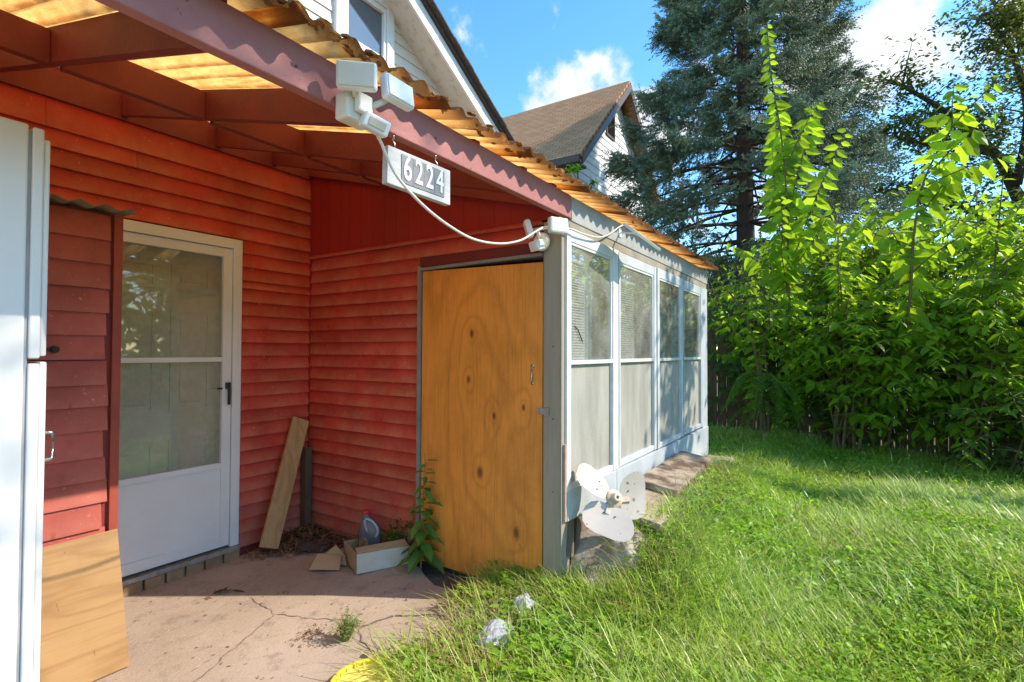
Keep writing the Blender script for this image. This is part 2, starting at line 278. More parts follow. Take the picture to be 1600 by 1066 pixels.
GLASSD = glassmat('storm_door_glass', (0.92, 0.94, 0.90), 0.20, 0.6, dustcol=(0.50, 0.52, 0.45))
GLASSW = glassmat('gable_window_glass', (0.55, 0.62, 0.7), 0.06, 1.0)
SCREEN = surf('pale_insect_screen', (0.42, 0.40, 0.34), (0.27, 0.255, 0.215), 4, 0.75, 0.4, 220, stretch=(1.6, 1, .35), speck=((0.40, 0.39, 0.34), 300, 0.6))
CURTAIN = surf('pale_curtain_cloth', (0.66, 0.65, 0.58), (0.58, 0.57, 0.50), 3, 0.85)
BROWNCURTAIN = surf('brown_curtain_cloth', (0.30, 0.25, 0.20), (0.24, 0.20, 0.16), 4, 0.9)
BLIND = surf('white_blind_slat', (0.74, 0.74, 0.68), (0.68, 0.68, 0.62), 3, 0.5)
INTERIOR = surf('porch_interior_paint', (0.42, 0.40, 0.35), (0.36, 0.34, 0.30), 2, 0.8)
BRONZE = surf('brown_gutter_metal', (0.10, 0.062, 0.045), (0.08, 0.05, 0.038), 5, 0.5)
def concrete():
    m, t, o = newmat('patio_concrete'); p = N(t, 'ShaderNodeBsdfPrincipled'); t.links.new(p.outputs[0], o.inputs[0]); pos = geo_pos(t)
    c = mixc(t, ramp(t, noise(t, 1.6, 6, 0.65, pos), 0.3, 0.72), (0.49, 0.385, 0.295), (0.345, 0.262, 0.195))
    c = mixc(t, ramp(t, noise(t, 7, 6, 0.7, pos), 0.54, 0.72), c, (0.25, 0.19, 0.145))
    c = mixc(t, ramp(t, noise(t, 140, 2, 0.5, pos), 0.60, 0.68), c, (0.50, 0.42, 0.34))
    c = mixc(t, ramp(t, noise(t, 55, 2, 0.5, pos), 0.70, 0.76), c, (0.18, 0.13, 0.10))
    t.links.new(c, p.inputs['Base Color']); p.inputs['Roughness'].default_value = 0.85; p.inputs['Specular IOR Level'].default_value = 0.25
    b = N(t, 'ShaderNodeBump'); b.inputs['Strength'].default_value = 0.55; b.inputs['Distance'].default_value = 0.007
    t.links.new(noise(t, 60, 8, 0.75, pos), b.inputs['Height']); t.links.new(b.outputs[0], p.inputs['Normal']); return m
CONCRETE = concrete()
CRACKM = surf('crack_dirt', (0.16, 0.12, 0.09), (0.26, 0.20, 0.15), 40, 0.95)
CRACKL = surf('pale_crack_filler', (0.47, 0.40, 0.33), (0.36, 0.29, 0.23), 30, 0.95)
def fiberglass():
    m, t, o = newmat('amber_fibreglass'); pos = geo_pos(t)
    fib = noise(t, 16, 5, 0.7, pos, (3.0, 0.7, 1)); big = noise(t, 3.0, 5, 0.6, pos)
    streak = noise(t, 5, 4, 0.6, pos, (9, 0.5, 1))
    c = mixc(t, ramp(t, fib, 0.3, 0.7), (0.92, 0.60, 0.20), (0.74, 0.36, 0.08)); c = mixc(t, ramp(t, big, 0.48, 0.75), c, (0.58, 0.22, 0.045))
    c = mixc(t, ramp(t, streak, 0.52, 0.70), c, (0.50, 0.20, 0.04))
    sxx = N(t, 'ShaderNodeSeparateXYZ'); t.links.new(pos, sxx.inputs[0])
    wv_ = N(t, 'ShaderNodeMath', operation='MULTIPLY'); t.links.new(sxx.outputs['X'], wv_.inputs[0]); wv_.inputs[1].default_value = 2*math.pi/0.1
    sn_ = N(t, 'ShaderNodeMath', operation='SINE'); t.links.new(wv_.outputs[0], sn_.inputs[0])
    vd_ = N(t, 'ShaderNodeMath', operation='MULTIPLY'); t.links.new(ramp(t, sn_.outputs[0], -0.35, -0.95), vd_.inputs[0]); t.links.new(ramp(t, noise(t, 9, 5, 0.7, pos), 0.2, 0.6), vd_.inputs[1])  # valley dirt, also painted shading that makes the flutes read
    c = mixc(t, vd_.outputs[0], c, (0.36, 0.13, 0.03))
    mu_ = N(t, 'ShaderNodeMath', operation='MULTIPLY'); t.links.new(ramp(t, sxx.outputs['Y'], 1.40, 1.24), mu_.inputs[0]); t.links.new(ramp(t, noise(t, 14, 6, 0.7, pos), 0.22, 0.45), mu_.inputs[1])
    c = mixc(t, mu_.outputs[0], c, (0.52, 0.22, 0.055))
    d = N(t, 'ShaderNodeBsdfDiffuse'); t.links.new(mixc(t, 0.35, c, (0.50, 0.25, 0.08)), d.inputs[0])
    tr = N(t, 'ShaderNodeBsdfTranslucent'); t.links.new(mixc(t, mu_.outputs[0], c, (0.10, 0.040, 0.012)), tr.inputs[0]); g = N(t, 'ShaderNodeBsdfGlossy'); g.inputs['Roughness'].default_value = 0.5
    m1 = N(t, 'ShaderNodeMixShader'); m1.inputs[0].default_value = 0.80; m2 = N(t, 'ShaderNodeMixShader'); m2.inputs[0].default_value = 0.04
    t.links.new(d.outputs[0], m1.inputs[1]); t.links.new(tr.outputs[0], m1.inputs[2]); t.links.new(m1.outputs[0], m2.inputs[1]); t.links.new(g.outputs[0], m2.inputs[2])
    b = N(t, 'ShaderNodeBump'); b.inputs['Strength'].default_value = 0.5; b.inputs['Distance'].default_value = 0.01
    t.links.new(fib, b.inputs['Height'])
    for s in (d, tr): t.links.new(b.outputs[0], s.inputs['Normal'])
    t.links.new(m2.outputs[0], o.inputs[0]); return m
FIBER = fiberglass()
def shingles(name, a, b2, sc):
    m, t, o = newmat(name); p = N(t, 'ShaderNodeBsdfPrincipled'); t.links.new(p.outputs[0], o.inputs[0])
    br = N(t, 'ShaderNodeTexBrick'); t.links.new(N(t, 'ShaderNodeTexCoord').outputs['UV'], br.inputs['Vector'])
    br.inputs['Scale'].default_value = 1.0; br.inputs['Mortar Size'].default_value = 0.012; br.inputs['Brick Width'].default_value = 0.30; br.inputs['Row Height'].default_value = 0.14; br.inputs['Bias'].default_value = -0.2
    br.inputs['Color1'].default_value = (*a, 1); br.inputs['Color2'].default_value = (*b2, 1); br.inputs['Mortar'].default_value = (*[x*0.35 for x in a], 1)
    c = mixc(t, ramp(t, noise(t, 1.2, 5, 0.6), 0.3, 0.7), br.outputs['Color'], tuple(x*0.8 for x in b2))
    c = mixc(t, 0.5, br.outputs['Color'], c)
    t.links.new(c, p.inputs['Base Color']); p.inputs['Roughness'].default_value = 0.9; return m
SHINGLE = shingles('brown_asphalt_shingle', (0.58, 0.29, 0.13), (0.40, 0.195, 0.085), 1)
SHINGLEG = surf('dark_shingle_edge', (0.10, 0.09, 0.08), (0.05, 0.045, 0.04), 20, 0.95, 0.5, 40)
def bagmat():
    m, t, o = newmat('crumpled_clear_plastic'); p = N(t, 'ShaderNodeBsdfPrincipled'); tp = N(t, 'ShaderNodeBsdfTransparent'); mm = N(t, 'ShaderNodeMixShader')
    p.inputs['Base Color'].default_value = (0.62, 0.63, 0.66, 1); p.inputs['Roughness'].default_value = 0.22; p.inputs['Specular IOR Level'].default_value = 0.8
    mm.inputs[0].default_value = 0.6; t.links.new(tp.outputs[0], mm.inputs[1]); t.links.new(p.outputs[0], mm.inputs[2]); t.links.new(mm.outputs[0], o.inputs[0]); return m
BAG = bagmat()

# ------------------------------------------------------------------ mesh helpers
WL = {}     # world position of every object's origin
class MB:
    def __init__(s): s.v = []; s.f = []
    def add(s, V, F):
        n = len(s.v); s.v += [tuple(p) for p in V]; s.f += [tuple(i+n for i in f) for f in F]; return s
    def box(s, x0, y0, z0, x1, y1, z1):
        V = [(x, y, z) for z in (z0, z1) for y in (y0, y1) for x in (x0, x1)]
        return s.add(V, [(0, 2, 3, 1), (4, 5, 7, 6), (0, 1, 5, 4), (2, 6, 7, 3), (0, 4, 6, 2), (1, 3, 7, 5)])
    def obox(s, c, ax, ay, az):
        """box about c with half-extent vectors"""
        c, ax, ay, az = map(Vector, (c, ax, ay, az))
        V = [c+i*ax+j*ay+k*az for k in (-1, 1) for j in (-1, 1) for i in (-1, 1)]
        return s.add(V, [(0, 2, 3, 1), (4, 5, 7, 6), (0, 1, 5, 4), (2, 6, 7, 3), (0, 4, 6, 2), (1, 3, 7, 5)])
    def prism(s, poly, d):
        d = Vector(d); n = len(poly); P = [Vector(p) for p in poly]
        V = P+[p+d for p in P]
        return s.add(V, [tuple(range(n-1, -1, -1)), tuple(range(n, 2*n))]+[(i, (i+1) % n, n+(i+1) % n, n+i) for i in range(n)])
    def tube(s, pts, r, n=6, cap=True):
        P = [Vector(p) for p in pts]; R = r if isinstance(r, (list, tuple)) else [r]*len(P)
        V = []; last = None
        for i, p in enumerate(P):
            d = (P[min(i+1, len(P)-1)]-P[max(i-1, 0)]).normalized()
            a = last if last is not None else (Vector((0, 0, 1)) if abs(d.z) < 0.9 else Vector((1, 0, 0)))
            u = a.cross(d)
            if u.length < 1e-5: u = Vector((1, 0, 0)).cross(d)
            u.normalize(); w = d.cross(u); last = w.cross(u)*-1 if False else a
            for k in range(n):
                t = 2*math.pi*k/n; V.append(p+R[i]*(math.cos(t)*u+math.sin(t)*w))
        F = [(i*n+k, i*n+(k+1) % n, (i+1)*n+(k+1) % n, (i+1)*n+k) for i in range(len(P)-1) for k in range(n)]
        if cap: F += [tuple(range(n-1, -1, -1)), tuple(range((len(P)-1)*n, len(P)*n))]
        return s.add(V, F)
    def lathe(s, prof, c=(0, 0, 0), n=24, axis=None, caps=True):
        """profile (r, h) turned about an axis through c"""
        c = Vector(c); az = Vector(axis or (0, 0, 1)).normalized(); ax = Vector((1, 0, 0)) if abs(az.x) < 0.8 else Vector((0, 1, 0))
        ax = (ax-ax.dot(az)*az).normalized(); ay = az.cross(ax); V = []
        for r, h in prof:
            for k in range(n):
                t = 2*math.pi*k/n; V.append(c+az*h+r*(math.cos(t)*ax+math.sin(t)*ay))
        F = [(i*n+k, i*n+(k+1) % n, (i+1)*n+(k+1) % n, (i+1)*n+k) for i in range(len(prof)-1) for k in range(n)]
        if caps: F += [tuple(range(n-1, -1, -1)), tuple(range((len(prof)-1)*n, len(prof)*n))]
        return s.add(V, F)
    def blob(s, c, r, seed=0, amp=0.25, n=14, m=9, freq=1.6):
        c = Vector(c); V = []; r = Vector(r)
        for i in range(m+1):
            ph = math.pi*i/m
            for k in range(n):
                t = 2*math.pi*k/n; d = Vector((math.sin(ph)*math.cos(t), math.sin(ph)*math.sin(t), math.cos(ph)))
                q = 1+amp*mnoise.fractal(d*freq+Vector((seed, seed*1.7, 0)), 1.0, 2.0, 4)
                V.append(c+Vector((d.x*r.x, d.y*r.y, d.z*r.z))*q)
        F = [(i*n+k, (i+1)*n+k, (i+1)*n+(k+1) % n, i*n+(k+1) % n) for i in range(m) for k in range(n)]
        return s.add(V, F)
def prop(o, label=None, cat=None, group=None, kind=None):
    if label: o['label'] = label
    if cat: o['category'] = cat
    if group: o['group'] = group
    if kind: o['kind'] = kind
    return o
def thing(name, label, cat, loc=(0, 0, 0), group=None):
    o = bpy.data.objects.new(name, None); COL.objects.link(o); o.location = loc; o.empty_display_size = 0.1
    WL[o.name] = Vector(loc); return prop(o, label, cat, group)
def obj(name, mb, m, parent=None, loc=(0, 0, 0), bevel=0, smooth=False, label=None, cat=None, group=None, kind=None):
    """one mesh object; its vertices are given in world coordinates"""
    org = WL[parent.name] if parent else Vector(loc)
    me = bpy.data.meshes.new(name)
    me.from_pydata([tuple(Vector(p)-org) for p in mb.v], [], mb.f); me.validate(); me.update()
    if smooth: me.polygons.foreach_set('use_smooth', [True]*len(me.polygons))
    me.materials.append(m); o = bpy.data.objects.new(name, me); COL.objects.link(o)
    if parent: o.parent = parent
    else: o.location = org
    WL[o.name] = Vector(org)
    if bevel:
        b = o.modifiers.new('edge', 'BEVEL'); b.width = bevel; b.segments = 2; b.limit_method = 'ANGLE'; b.angle_limit = rad(40)
    return prop(o, label, cat, group, kind)
def inst(name, me, parent, pos, scale=(1, 1, 1), rot=(0, 0, 0)):
    o = bpy.data.objects.new(name, me); COL.objects.link(o)
    if parent: o.parent = parent; o.location = Vector(pos)-WL[parent.name]
    else: o.location = pos
    o.scale = scale; o.rotation_euler = rot; WL[o.name] = Vector(pos); return o
def npmesh(name, V, F, m, parent=None, loc=(0, 0, 0), smooth=False, **kw):
    """mesh object from numpy arrays, all faces triangles"""
    org = np.array(WL[parent.name] if parent else loc, dtype=np.float32)
    V = np.asarray(V, np.float32)-org; F = np.asarray(F, np.int32)
    me = bpy.data.meshes.new(name); me.vertices.add(len(V)); me.vertices.foreach_set('co', V.ravel())
    me.loops.add(F.size); me.loops.foreach_set('vertex_index', F.ravel()); me.polygons.add(len(F))
    me.polygons.foreach_set('loop_start', np.arange(0, F.size, 3, dtype=np.int32))
    me.update(calc_edges=True)
    if smooth: me.polygons.foreach_set('use_smooth', np.ones(len(F), bool))
    me.materials.append(m); o = bpy.data.objects.new(name, me); COL.objects.link(o)
    if parent: o.parent = parent
    else: o.location = loc
    WL[o.name] = Vector(org.tolist()); return prop(o, **kw)
def nrm(a): return a/np.maximum(np.linalg.norm(a, axis=-1, keepdims=True), 1e-9)
LEAF_V = np.array([(0, 0, 0), (.28, .25, .05), (.68, .19, .03), (1, 0, -.10), (.68, -.19, .03), (.28, -.25, .05), (.5, 0, -.03)], np.float32)
LEAF_F = np.array([(0, 6, 1), (1, 6, 2), (2, 6, 3), (3, 6, 4), (4, 6, 5), (5, 6, 0)], np.int32)
LEAF2_V = np.array([(0, 0, 0), (.45, .22, .05), (1, 0, -.06), (.45, -.22, .05)], np.float32)
LEAF2_F = np.array([(0, 2, 1), (0, 3, 2)], np.int32)
def stamp(P, D, Nn, Sz, TV=LEAF_V, TF=LEAF_F, wide=1.0):
    """copies of a small template at points P, x along D, z near Nn, size Sz"""
    P = np.asarray(P, np.float32); D = nrm(np.asarray(D, np.float32)); Nn = np.asarray(Nn, np.float32)
    Y = nrm(np.cross(Nn, D)); Z = np.cross(D, Y); Sz = np.asarray(Sz, np.float32).reshape(-1, 1, 1)
    T = TV[None]*np.array([1, wide, 1], np.float32)
    V = P[:, None]+Sz*(T[..., :1]*D[:, None]+T[..., 1:2]*Y[:, None]+T[..., 2:3]*Z[:, None])
    n = len(TV); F = TF[None]+(np.arange(len(P))*n)[:, None, None]
    return V.reshape(-1, 3), F.reshape(-1, 3)
def rvec(n, s=1.0): return RNG.normal(0, s, (n, 3))
def smooth01(x): x = np.clip(x, 0, 1); return x*x*(3-2*x)

# lapped siding boards: unit meshes shared by every board of a kind
def board_mesh(name, m, proud_bottom=1.0, proud_top=0.25):
    b = MB().prism([(0, 0, 0), (0, -proud_bottom, 0), (0, -proud_bottom*0.98, 0.10), (0, -proud_top, 1), (0, 0, 1)], (1, 0, 0))
    me = bpy.data.meshes.new(name); me.from_pydata(b.v, [], b.f); me.update(); me.materials.append(m); return me
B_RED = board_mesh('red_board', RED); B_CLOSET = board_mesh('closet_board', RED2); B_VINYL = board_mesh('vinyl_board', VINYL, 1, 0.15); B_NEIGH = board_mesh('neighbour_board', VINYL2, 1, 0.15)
ROT_NX = (0, 0, -math.pi/2)     # boards on a wall that faces -X

# ================================================================== GROUND
def lawn_z(x, y):
    x = np.asarray(x, float); y = np.asarray(y, float)
    mound = 0.325*smooth01((y-0.1)/0.9)*smooth01((x-2.35)/0.75)*(1-0.55*smooth01((x-4.6)/1.6))
    roll_ = 0.025*np.sin(x*1.7+y*0.8)+0.02*np.sin(y*2.3-x*0.6)
    z = mound+roll_*smooth01((x-1.2)/1.5)*(1-smooth01((y-0.9)/0.2)*(x < 6))
    return z-0.0
gx = np.linspace(-3, 9.4, 140); gy = np.linspace(-9, 6, 150)
GX, GY = np.meshgrid(gx, gy, indexing='ij'); GZ = lawn_z(GX, GY)-0.02
under = (GX < 2.62) & (GY > 1.35); GZ[under] = -0.10
under = ((GX < 1.6) & (GY > 0.9)) | (GX < 0.9); GZ[under] = -0.10
idx = np.arange(GX.size).reshape(GX.shape)
q = np.stack([idx[:-1, :-1], idx[1:, :-1], idx[1:, 1:], idx[:-1, 1:]], -1).reshape(-1, 4)
THATCH = surf('mossy_thatch', (0.075, 0.085, 0.028), (0.05, 0.05, 0.022), 7, 0.95, 1.0, 40)
npmesh('lawn_soil', np.stack([GX, GY, GZ], -1).reshape(-1, 3), np.concatenate([q[:, :3], q[:, [0, 2, 3]]]), THATCH, smooth=True, kind='structure')
GROUNDM = surf('far_ground', (0.07, 0.10, 0.03), (0.09, 0.075, 0.04), 0.5, 0.95)
obj('ground', MB().add([(-300, -300, -0.14), (300, -300, -0.14), (300, 300, -0.14), (-300, 300, -0.14)], [(0, 1, 2, 3)]), GROUNDM, kind='structure')

# patio slab, its back half falling a little towards the door
edge = [(2.56, 2.50), (2.50, 2.40), (2.466, 2.304), (2.40, 2.20), (2.335, 2.067), (2.35, 1.92), (2.30, 1.772), (2.34, 1.64), (2.1, 1.50), (1.8, 1.42), (1.45, 1.30), (1.2, 1.05), (0.9, 0.4), (0.8, -3.5), (-7.5, -3.5), (-7.5, 2.5)]  # concrete running out of view at left is added to bounce sunlight
pb = MB()
pb.prism([(x, y, -0.09) for x, y in reversed(edge)], (0, 0, 0.09))
pb.f = pb.f[:0]; n = len(edge)
pb.v = [(x, y, 0.0) for x, y in edge]+[(x, y, -0.09) for x, y in edge]
pb.f = [tuple(range(n-1, -1, -1))]+[(i, (i+1) % n, n+(i+1) % n, n+i) for i in range(n)]
k = len(pb.v); pb.v += [(-7.5, 3.56, -0.05), (2.0, 3.56, -0.05), (2.56, 3.56, 0.0)]
pb.f += [(n-1, 0, k+2, k+1, k)]
patio = obj('patio', pb, CONCRETE, kind='structure')
soilz = obj('dirt_strip', MB().add([(2.25, 1.3, -0.022), (2.75, 1.3, -0.022), (2.75, 2.62, -0.022), (2.25, 2.62, -0.022)], [(0, 1, 2, 3)]), ASPH, kind='structure')
def crack(pts, w, m, z=0.003):
    pts = [Vector((x, y, 0)) for x, y in pts]; fine = []
    for a, b in zip(pts[:-1], pts[1:]):
        k = max(2, int((b-a).length/0.025))
        for i in range(k): fine.append(a.lerp(b, i/k))
    fine.append(pts[-1]); V = []; F = []
    for i, p in enumerate(fine):
        d = (fine[min(i+1, len(fine)-1)]-fine[max(i-1, 0)]).normalized(); s = Vector((-d.y, d.x, 0))
        j = s*random.uniform(-0.008, 0.008); ww = w*random.uniform(0.35, 1.4)*(0.25 if i in (0, len(fine)-1) else 1)
        zz = z-0.05*max(0, p.y-2.5)/1.06
        V += [p+j+s*ww+Vector((0, 0, zz)), p+j-s*ww+Vector((0, 0, zz))]
    F = [(2*i, 2*i+1, 2*i+3, 2*i+2) for i in range(len(fine)-1)]
    obj('crack', MB().add(V, F), m, patio)
crack([(1.677, 2.861), (1.622, 2.529)], .0025, CRACKM); crack([(1.622, 2.529), (1.442, 2.445), (1.312, 2.388), (1.197, 2.327), (0.9, 2.2)], .003, CRACKM)
crack([(1.622, 2.529), (1.69, 2.356), (1.809, 2.108)], .0025, CRACKM); crack([(1.809, 2.108), (1.90, 2.115), (1.992, 2.119), (2.111, 2.125), (2.25, 2.16)], .003, CRACKL, 0.004)
crack([(1.756, 2.045), (1.854, 2.04), (1.946, 1.994), (2.017, 1.91), (2.10, 1.78)], .005, CRACKM, 0.005); crack([(1.74, 2.02), (1.697, 1.95), (1.679, 1.89), (1.665, 1.801)], .003, CRACKM, 0.004)
crack([(1.05, 2.80), (1.157, 2.823), (1.367, 2.854), (1.764, 2.905), (1.95, 2.93)], .003, CRACKL); crack([(1.116, 2.36), (1.304, 2.427)], .003, CRACKL, 0.006)

# ================================================================== HOUSE
WY = 3.565; PX = 2.556
house = thing('house', 'red sided house wall with white gable and upstairs window above the patio roof', 'house', (0, WY, 0))
w = MB().box(-1.6, WY, -0.1, 0.99, WY+0.12, 2.72).box(1.99, WY, -0.1, 5.95, WY+0.12, 2.72).box(0.99, WY, 2.13, 1.99, WY+0.12, 2.72).box(-1.6, WY, 2.72, 4.62, WY+0.12, 3.05)
wall = obj('wall', w, REDBEAM, house)
EXPO = 0.0935; nrow = 0; z = 2.13; zs = []
for kk in range(60):
    zt = 2.71-EXPO*0; break
tops = [2.71]; tops.append(2.555)
zc = 2.455; tops.append(zc)
while zc > 2.2: zc -= EXPO*1.1; tops.append(zc)
for a, b in zip(tops[:-1], tops[1:]):
    cut = 0.93 if abs(a-2.71) < 1e-6 else None
    spans = [(-1.6, cut), (cut+0.002, 2.535)] if cut else [(-1.6, 2.535)]
    if b < 2.13: spans = [(1.99, 2.535)]
    if not cut and b >= 2.13:
        jx = (0.4, 1.35, -0.3, 2.05)[tops.index(a) % 4]; spans = [(-1.6, jx), (jx+.0015, 2.535)]
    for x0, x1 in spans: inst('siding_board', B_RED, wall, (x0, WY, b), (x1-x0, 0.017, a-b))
zc = tops[-1] if tops[-1] < 2.13 else tops[-1]
hts = []
zz = zc; i = 0
while zz > 0.03:
    h = EXPO*1.01 if i != 3 else 0.055
    hts.append((zz-h, zz)); zz -= h; i += 1
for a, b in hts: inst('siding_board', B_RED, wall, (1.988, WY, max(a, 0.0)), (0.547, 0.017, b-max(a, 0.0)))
obj('ledger_board', MB().box(-1.6, WY-0.022, 2.712, 2.52, WY-0.001, 2.865), REDBEAM, wall)
obj('corner_strip', MB().box(2.536, WY-0.022, 0.0, 2.553, WY-0.001, 2.71), REDPANEL, wall)

# storm door with the panelled door behind it
sd = obj('storm_door', MB().box(1.00, WY-0.035, 0.045, 1.055, WY+0.03, 2.125).box(1.928, WY-0.035, 0.045, 1.982, WY+0.03, 2.125).box(1.055, WY-0.035, 2.068, 1.928, WY+0.03, 2.125)
         .box(1.982, WY-0.026, 0.045, 1.992, WY-0.002, 2.135).box(1.0, WY-0.026, 2.1255, 1.982, WY-0.002, 2.135), DOORWHITE, house, bevel=0.003)
lf = MB().box(1.058, WY-0.022, 0.06, 1.115, WY+0.012, 2.064).box(1.866, WY-0.022, 0.06, 1.925, WY+0.012, 2.064).box(1.115, WY-0.022, 2.005, 1.866, WY+0.012, 2.064)
lf.box(1.115, WY-0.022, 0.06, 1.866, WY+0.012, 0.125).box(1.115, WY-0.022, 0.585, 1.866, WY+0.012, 0.62)
obj('door_leaf', lf, DOORWHITE, sd, bevel=0.002)
obj('kick_panel', MB().box(1.115, WY-0.010, 0.125, 1.866, WY+0.004, 0.585), DOORWHITE, sd)
obj('sash_rail', MB().box(1.115, WY-0.016, 1.297, 1.866, WY-0.001, 1.327), DOORWHITE, sd, bevel=0.002)
obj('glass', MB().box(1.115, WY+0.002, 0.62, 1.866, WY+0.005, 2.005), GLASSD, sd)
obj('handle', MB().obox((1.899, WY-0.032, 1.135), (.014, 0, 0), (0, .012, 0), (0, 0, .022)).obox((1.901, WY-0.045, 1.07), (.008, 0, 0), (0, .006, 0), (0, 0, .062)).obox((1.850, WY-0.024, 1.118), (.018, 0, 0), (0, .003, 0), (0, 0, .006)), BLACK, sd, bevel=0.003)
obj('sill', MB().box(0.99, WY-0.055, 0.018, 1.985, WY+0.03, 0.043), GALV, sd, bevel=0.002)
idr = obj('inner_door', MB().box(1.02, WY+0.075, 0.02, 1.96, WY+0.115, 2.13), INNERDOOR, house)
for x0, x1 in ((1.16, 1.50), (1.583, 1.83)):
    for z0, z1 in ((1.76, 1.925), (0.98, 1.63), (0.25, 0.80)):
        p = MB()
        a, b = WY+0.075, WY+0.062
        p.box(x0, b, z0, x1, a, z0+0.022).box(x0, b, z1-0.022, x1, a, z1).box(x0, b, z0+0.022, x0+0.022, a, z1-0.022).box(x1-0.022, b, z0+0.022, x1, a, z1-0.022)
        p.prism([(x0+.05, a, z0+.05), (x1-.05, a, z0+.05), (x1-.065, a-.012, z0+.065), (x0+.065, a-.012, z0+.065)][::-1], (0, 0.0005, 0))
        p.box(x0+.06, a-.010, z0+.06, x1-.06, a, z1-.06)
        obj('door_panel', p, INNERDOOR, idr, bevel=0.003)
obj('doorway', MB().box(0.99, WY+0.12, 0, 1.99, WY+0.16, 2.2), REDPANEL, house)
step = obj('doorstep', MB().box(1.0, WY-0.022, -0.06, 2.0, WY-0.001, 0.0165), MORTAR, house)
xb = 1.075
for i in range(8):
    wdt = 0.104+random.uniform(-.006, .006)
    obj('brick', MB().box(xb, WY-0.045-random.uniform(0, .008), -0.06, xb+wdt, WY-0.023, 0.017-random.uniform(0, .003)), BRICKM, step, bevel=0.004)
    xb += wdt+0.014

# gable above
gab = obj('gable_wall', MB().prism([(-6.0, WY+0.02, 3.05), (4.62, WY+0.02, 3.05), (4.62, WY+0.02, 3.86), (-0.7, WY+0.02, 7.0), (-6.0, WY+0.02, 3.86)], (0, 0.12, 0)), VINYL, house)
zg = 3.02
WINX0, WINX1, WINZ0, WINZ1 = 2.745, 3.39, 3.20, 4.60
while zg < 5.6:
    zt = zg+0.105
    xr = 4.62 if zt < 3.86 else 4.62-(zt-3.86)/0.59
    for x0, x1 in (((1.2, WINX0), (WINX1, xr)) if zg < WINZ1 and zt > WINZ0 else ((1.2, xr),)):
        if x1-x0 > 0.05: inst('siding_board', B_VINYL, gab, (x0, WY+0.02, zg), (x1-x0, 0.016, 0.105))
    zg = zt
gw = obj('gable_window', MB().box(WINX0, WY-0.035, WINZ0, WINX0+.105, WY+0.04, WINZ1).box(WINX1-.085, WY-0.035, WINZ0, WINX1, WY+0.04, WINZ1).box(WINX0+.105, WY-0.035, WINZ1-.10, WINX1-.085, WY+0.04, WINZ1).box(WINX0+.105, WY-0.035, WINZ0, WINX1-.085, WY+0.04, WINZ0+.08), WHITEPAINT, house, bevel=0.004)
a0, a1 = WINX0+.105, WINX1-.085
obj('sash', MB().box(a0, WY-0.018, 3.99, a1, WY+0.03, 4.045).box(a0, WY-0.018, 4.045, a0+.03, WY+0.03, 4.50).box(a1-.03, WY-0.018, 4.045, a1, WY+0.03, 4.50).box(a0+.03, WY-0.018, 4.45, a1-.03, WY+0.03, 4.50)
    .box(a0, WY+0.0, 3.28, a0+.03, WY+0.028, 3.99).box(a1-.03, WY+0.0, 3.28, a1, WY+0.028, 3.99), WHITEPAINT, gw, bevel=0.003)
obj('pane', MB().box(a0+.03, WY+0.012, 4.045, a1-.03, WY+0.016, 4.45).box(a0+.03, WY+0.018, 3.28, a1-.03, WY+0.021, 3.99), GLASSW, gw)
obj('blind', MB().box(a0, WY+0.022, 3.28, a1, WY+0.026, 4.5), surf('reflected_sky_blue', (0.30, 0.34, 0.40), (0.25, 0.29, 0.35), 2, 0.7), gw)  # blue-grey sheet paints the sky's reflection behind the panes
# rake: sloping roof edge with white bargeboard and soffit
def sl_(x, z0): return z0-0.59*x
ru = Vector((1, 0, -0.59)).normalized()
RY0, RY1 = 3.28, 12.0
c0, c1 = Vector((-0.7, 0, 0)), Vector((4.92, 0, 0))
def rz(x): return 6.62-0.59*(x-0.0)
rl = MB().prism([(-0.7, RY0, rz(-0.7)), (4.90, RY0, rz(4.90)), (4.90, RY0, rz(4.90)-0.165), (-0.7, RY0, rz(-0.7)-0.165)][::-1], (0, 0.025, 0))
obj('rake_board', rl, WHITEPAINT, house, bevel=0.003)
obj('soffit', MB().prism([(-0.7, RY0+0.026, rz(-0.7)-0.13), (4.88, RY0+0.026, rz(4.88)-0.13), (4.88, RY0+0.026, rz(4.88)-0.15), (-0.7, RY0+0.026, rz(-0.7)-0.15)][::-1], (0, 0.32, 0)), surf('stained_soffit_paint', (0.62, 0.60, 0.55), (0.40, 0.36, 0.30), 14, 0.7, lo=0.5, hi=0.75), house)
roofm = MB().prism([(-0.7, RY0-0.03, rz(-0.7)+0.035), (4.96, RY0-0.03, rz(4.96)+0.035), (4.96, RY0-0.03, rz(4.96)+0.004), (-0.7, RY0-0.03, rz(-0.7)+0.004)][::-1], (0, RY1-RY0, 0))
roofm.prism([(-0.7, RY0-0.03, rz(-0.7)+0.035), (-0.7, RY0-0.03, rz(-0.7)+0.004), (-6.4, RY0-0.03, rz(5.0)+0.004), (-6.4, RY0-0.03, rz(5.0)+0.035)][::-1], (0, RY1-RY0, 0))
hroof = obj('roof', roofm, SHINGLEG, house)
for i in range(44):     # shingle ends standing proud along the rake
    x = 0.6+i*0.1
    obj('shingle', MB().obox((x, RY0-0.045-random.uniform(0, .012), rz(x)+0.046+random.uniform(-.003, .006)), ru*0.0575, (0, 0.04, 0), Vector((0.59, 0, 1)).normalized()*0.008), SHINGLEG, hroof)
obj('house_body', MB().box(-6.0, WY+0.16, -0.1, 4.6, 12.0, 3.8), VINYL, house)

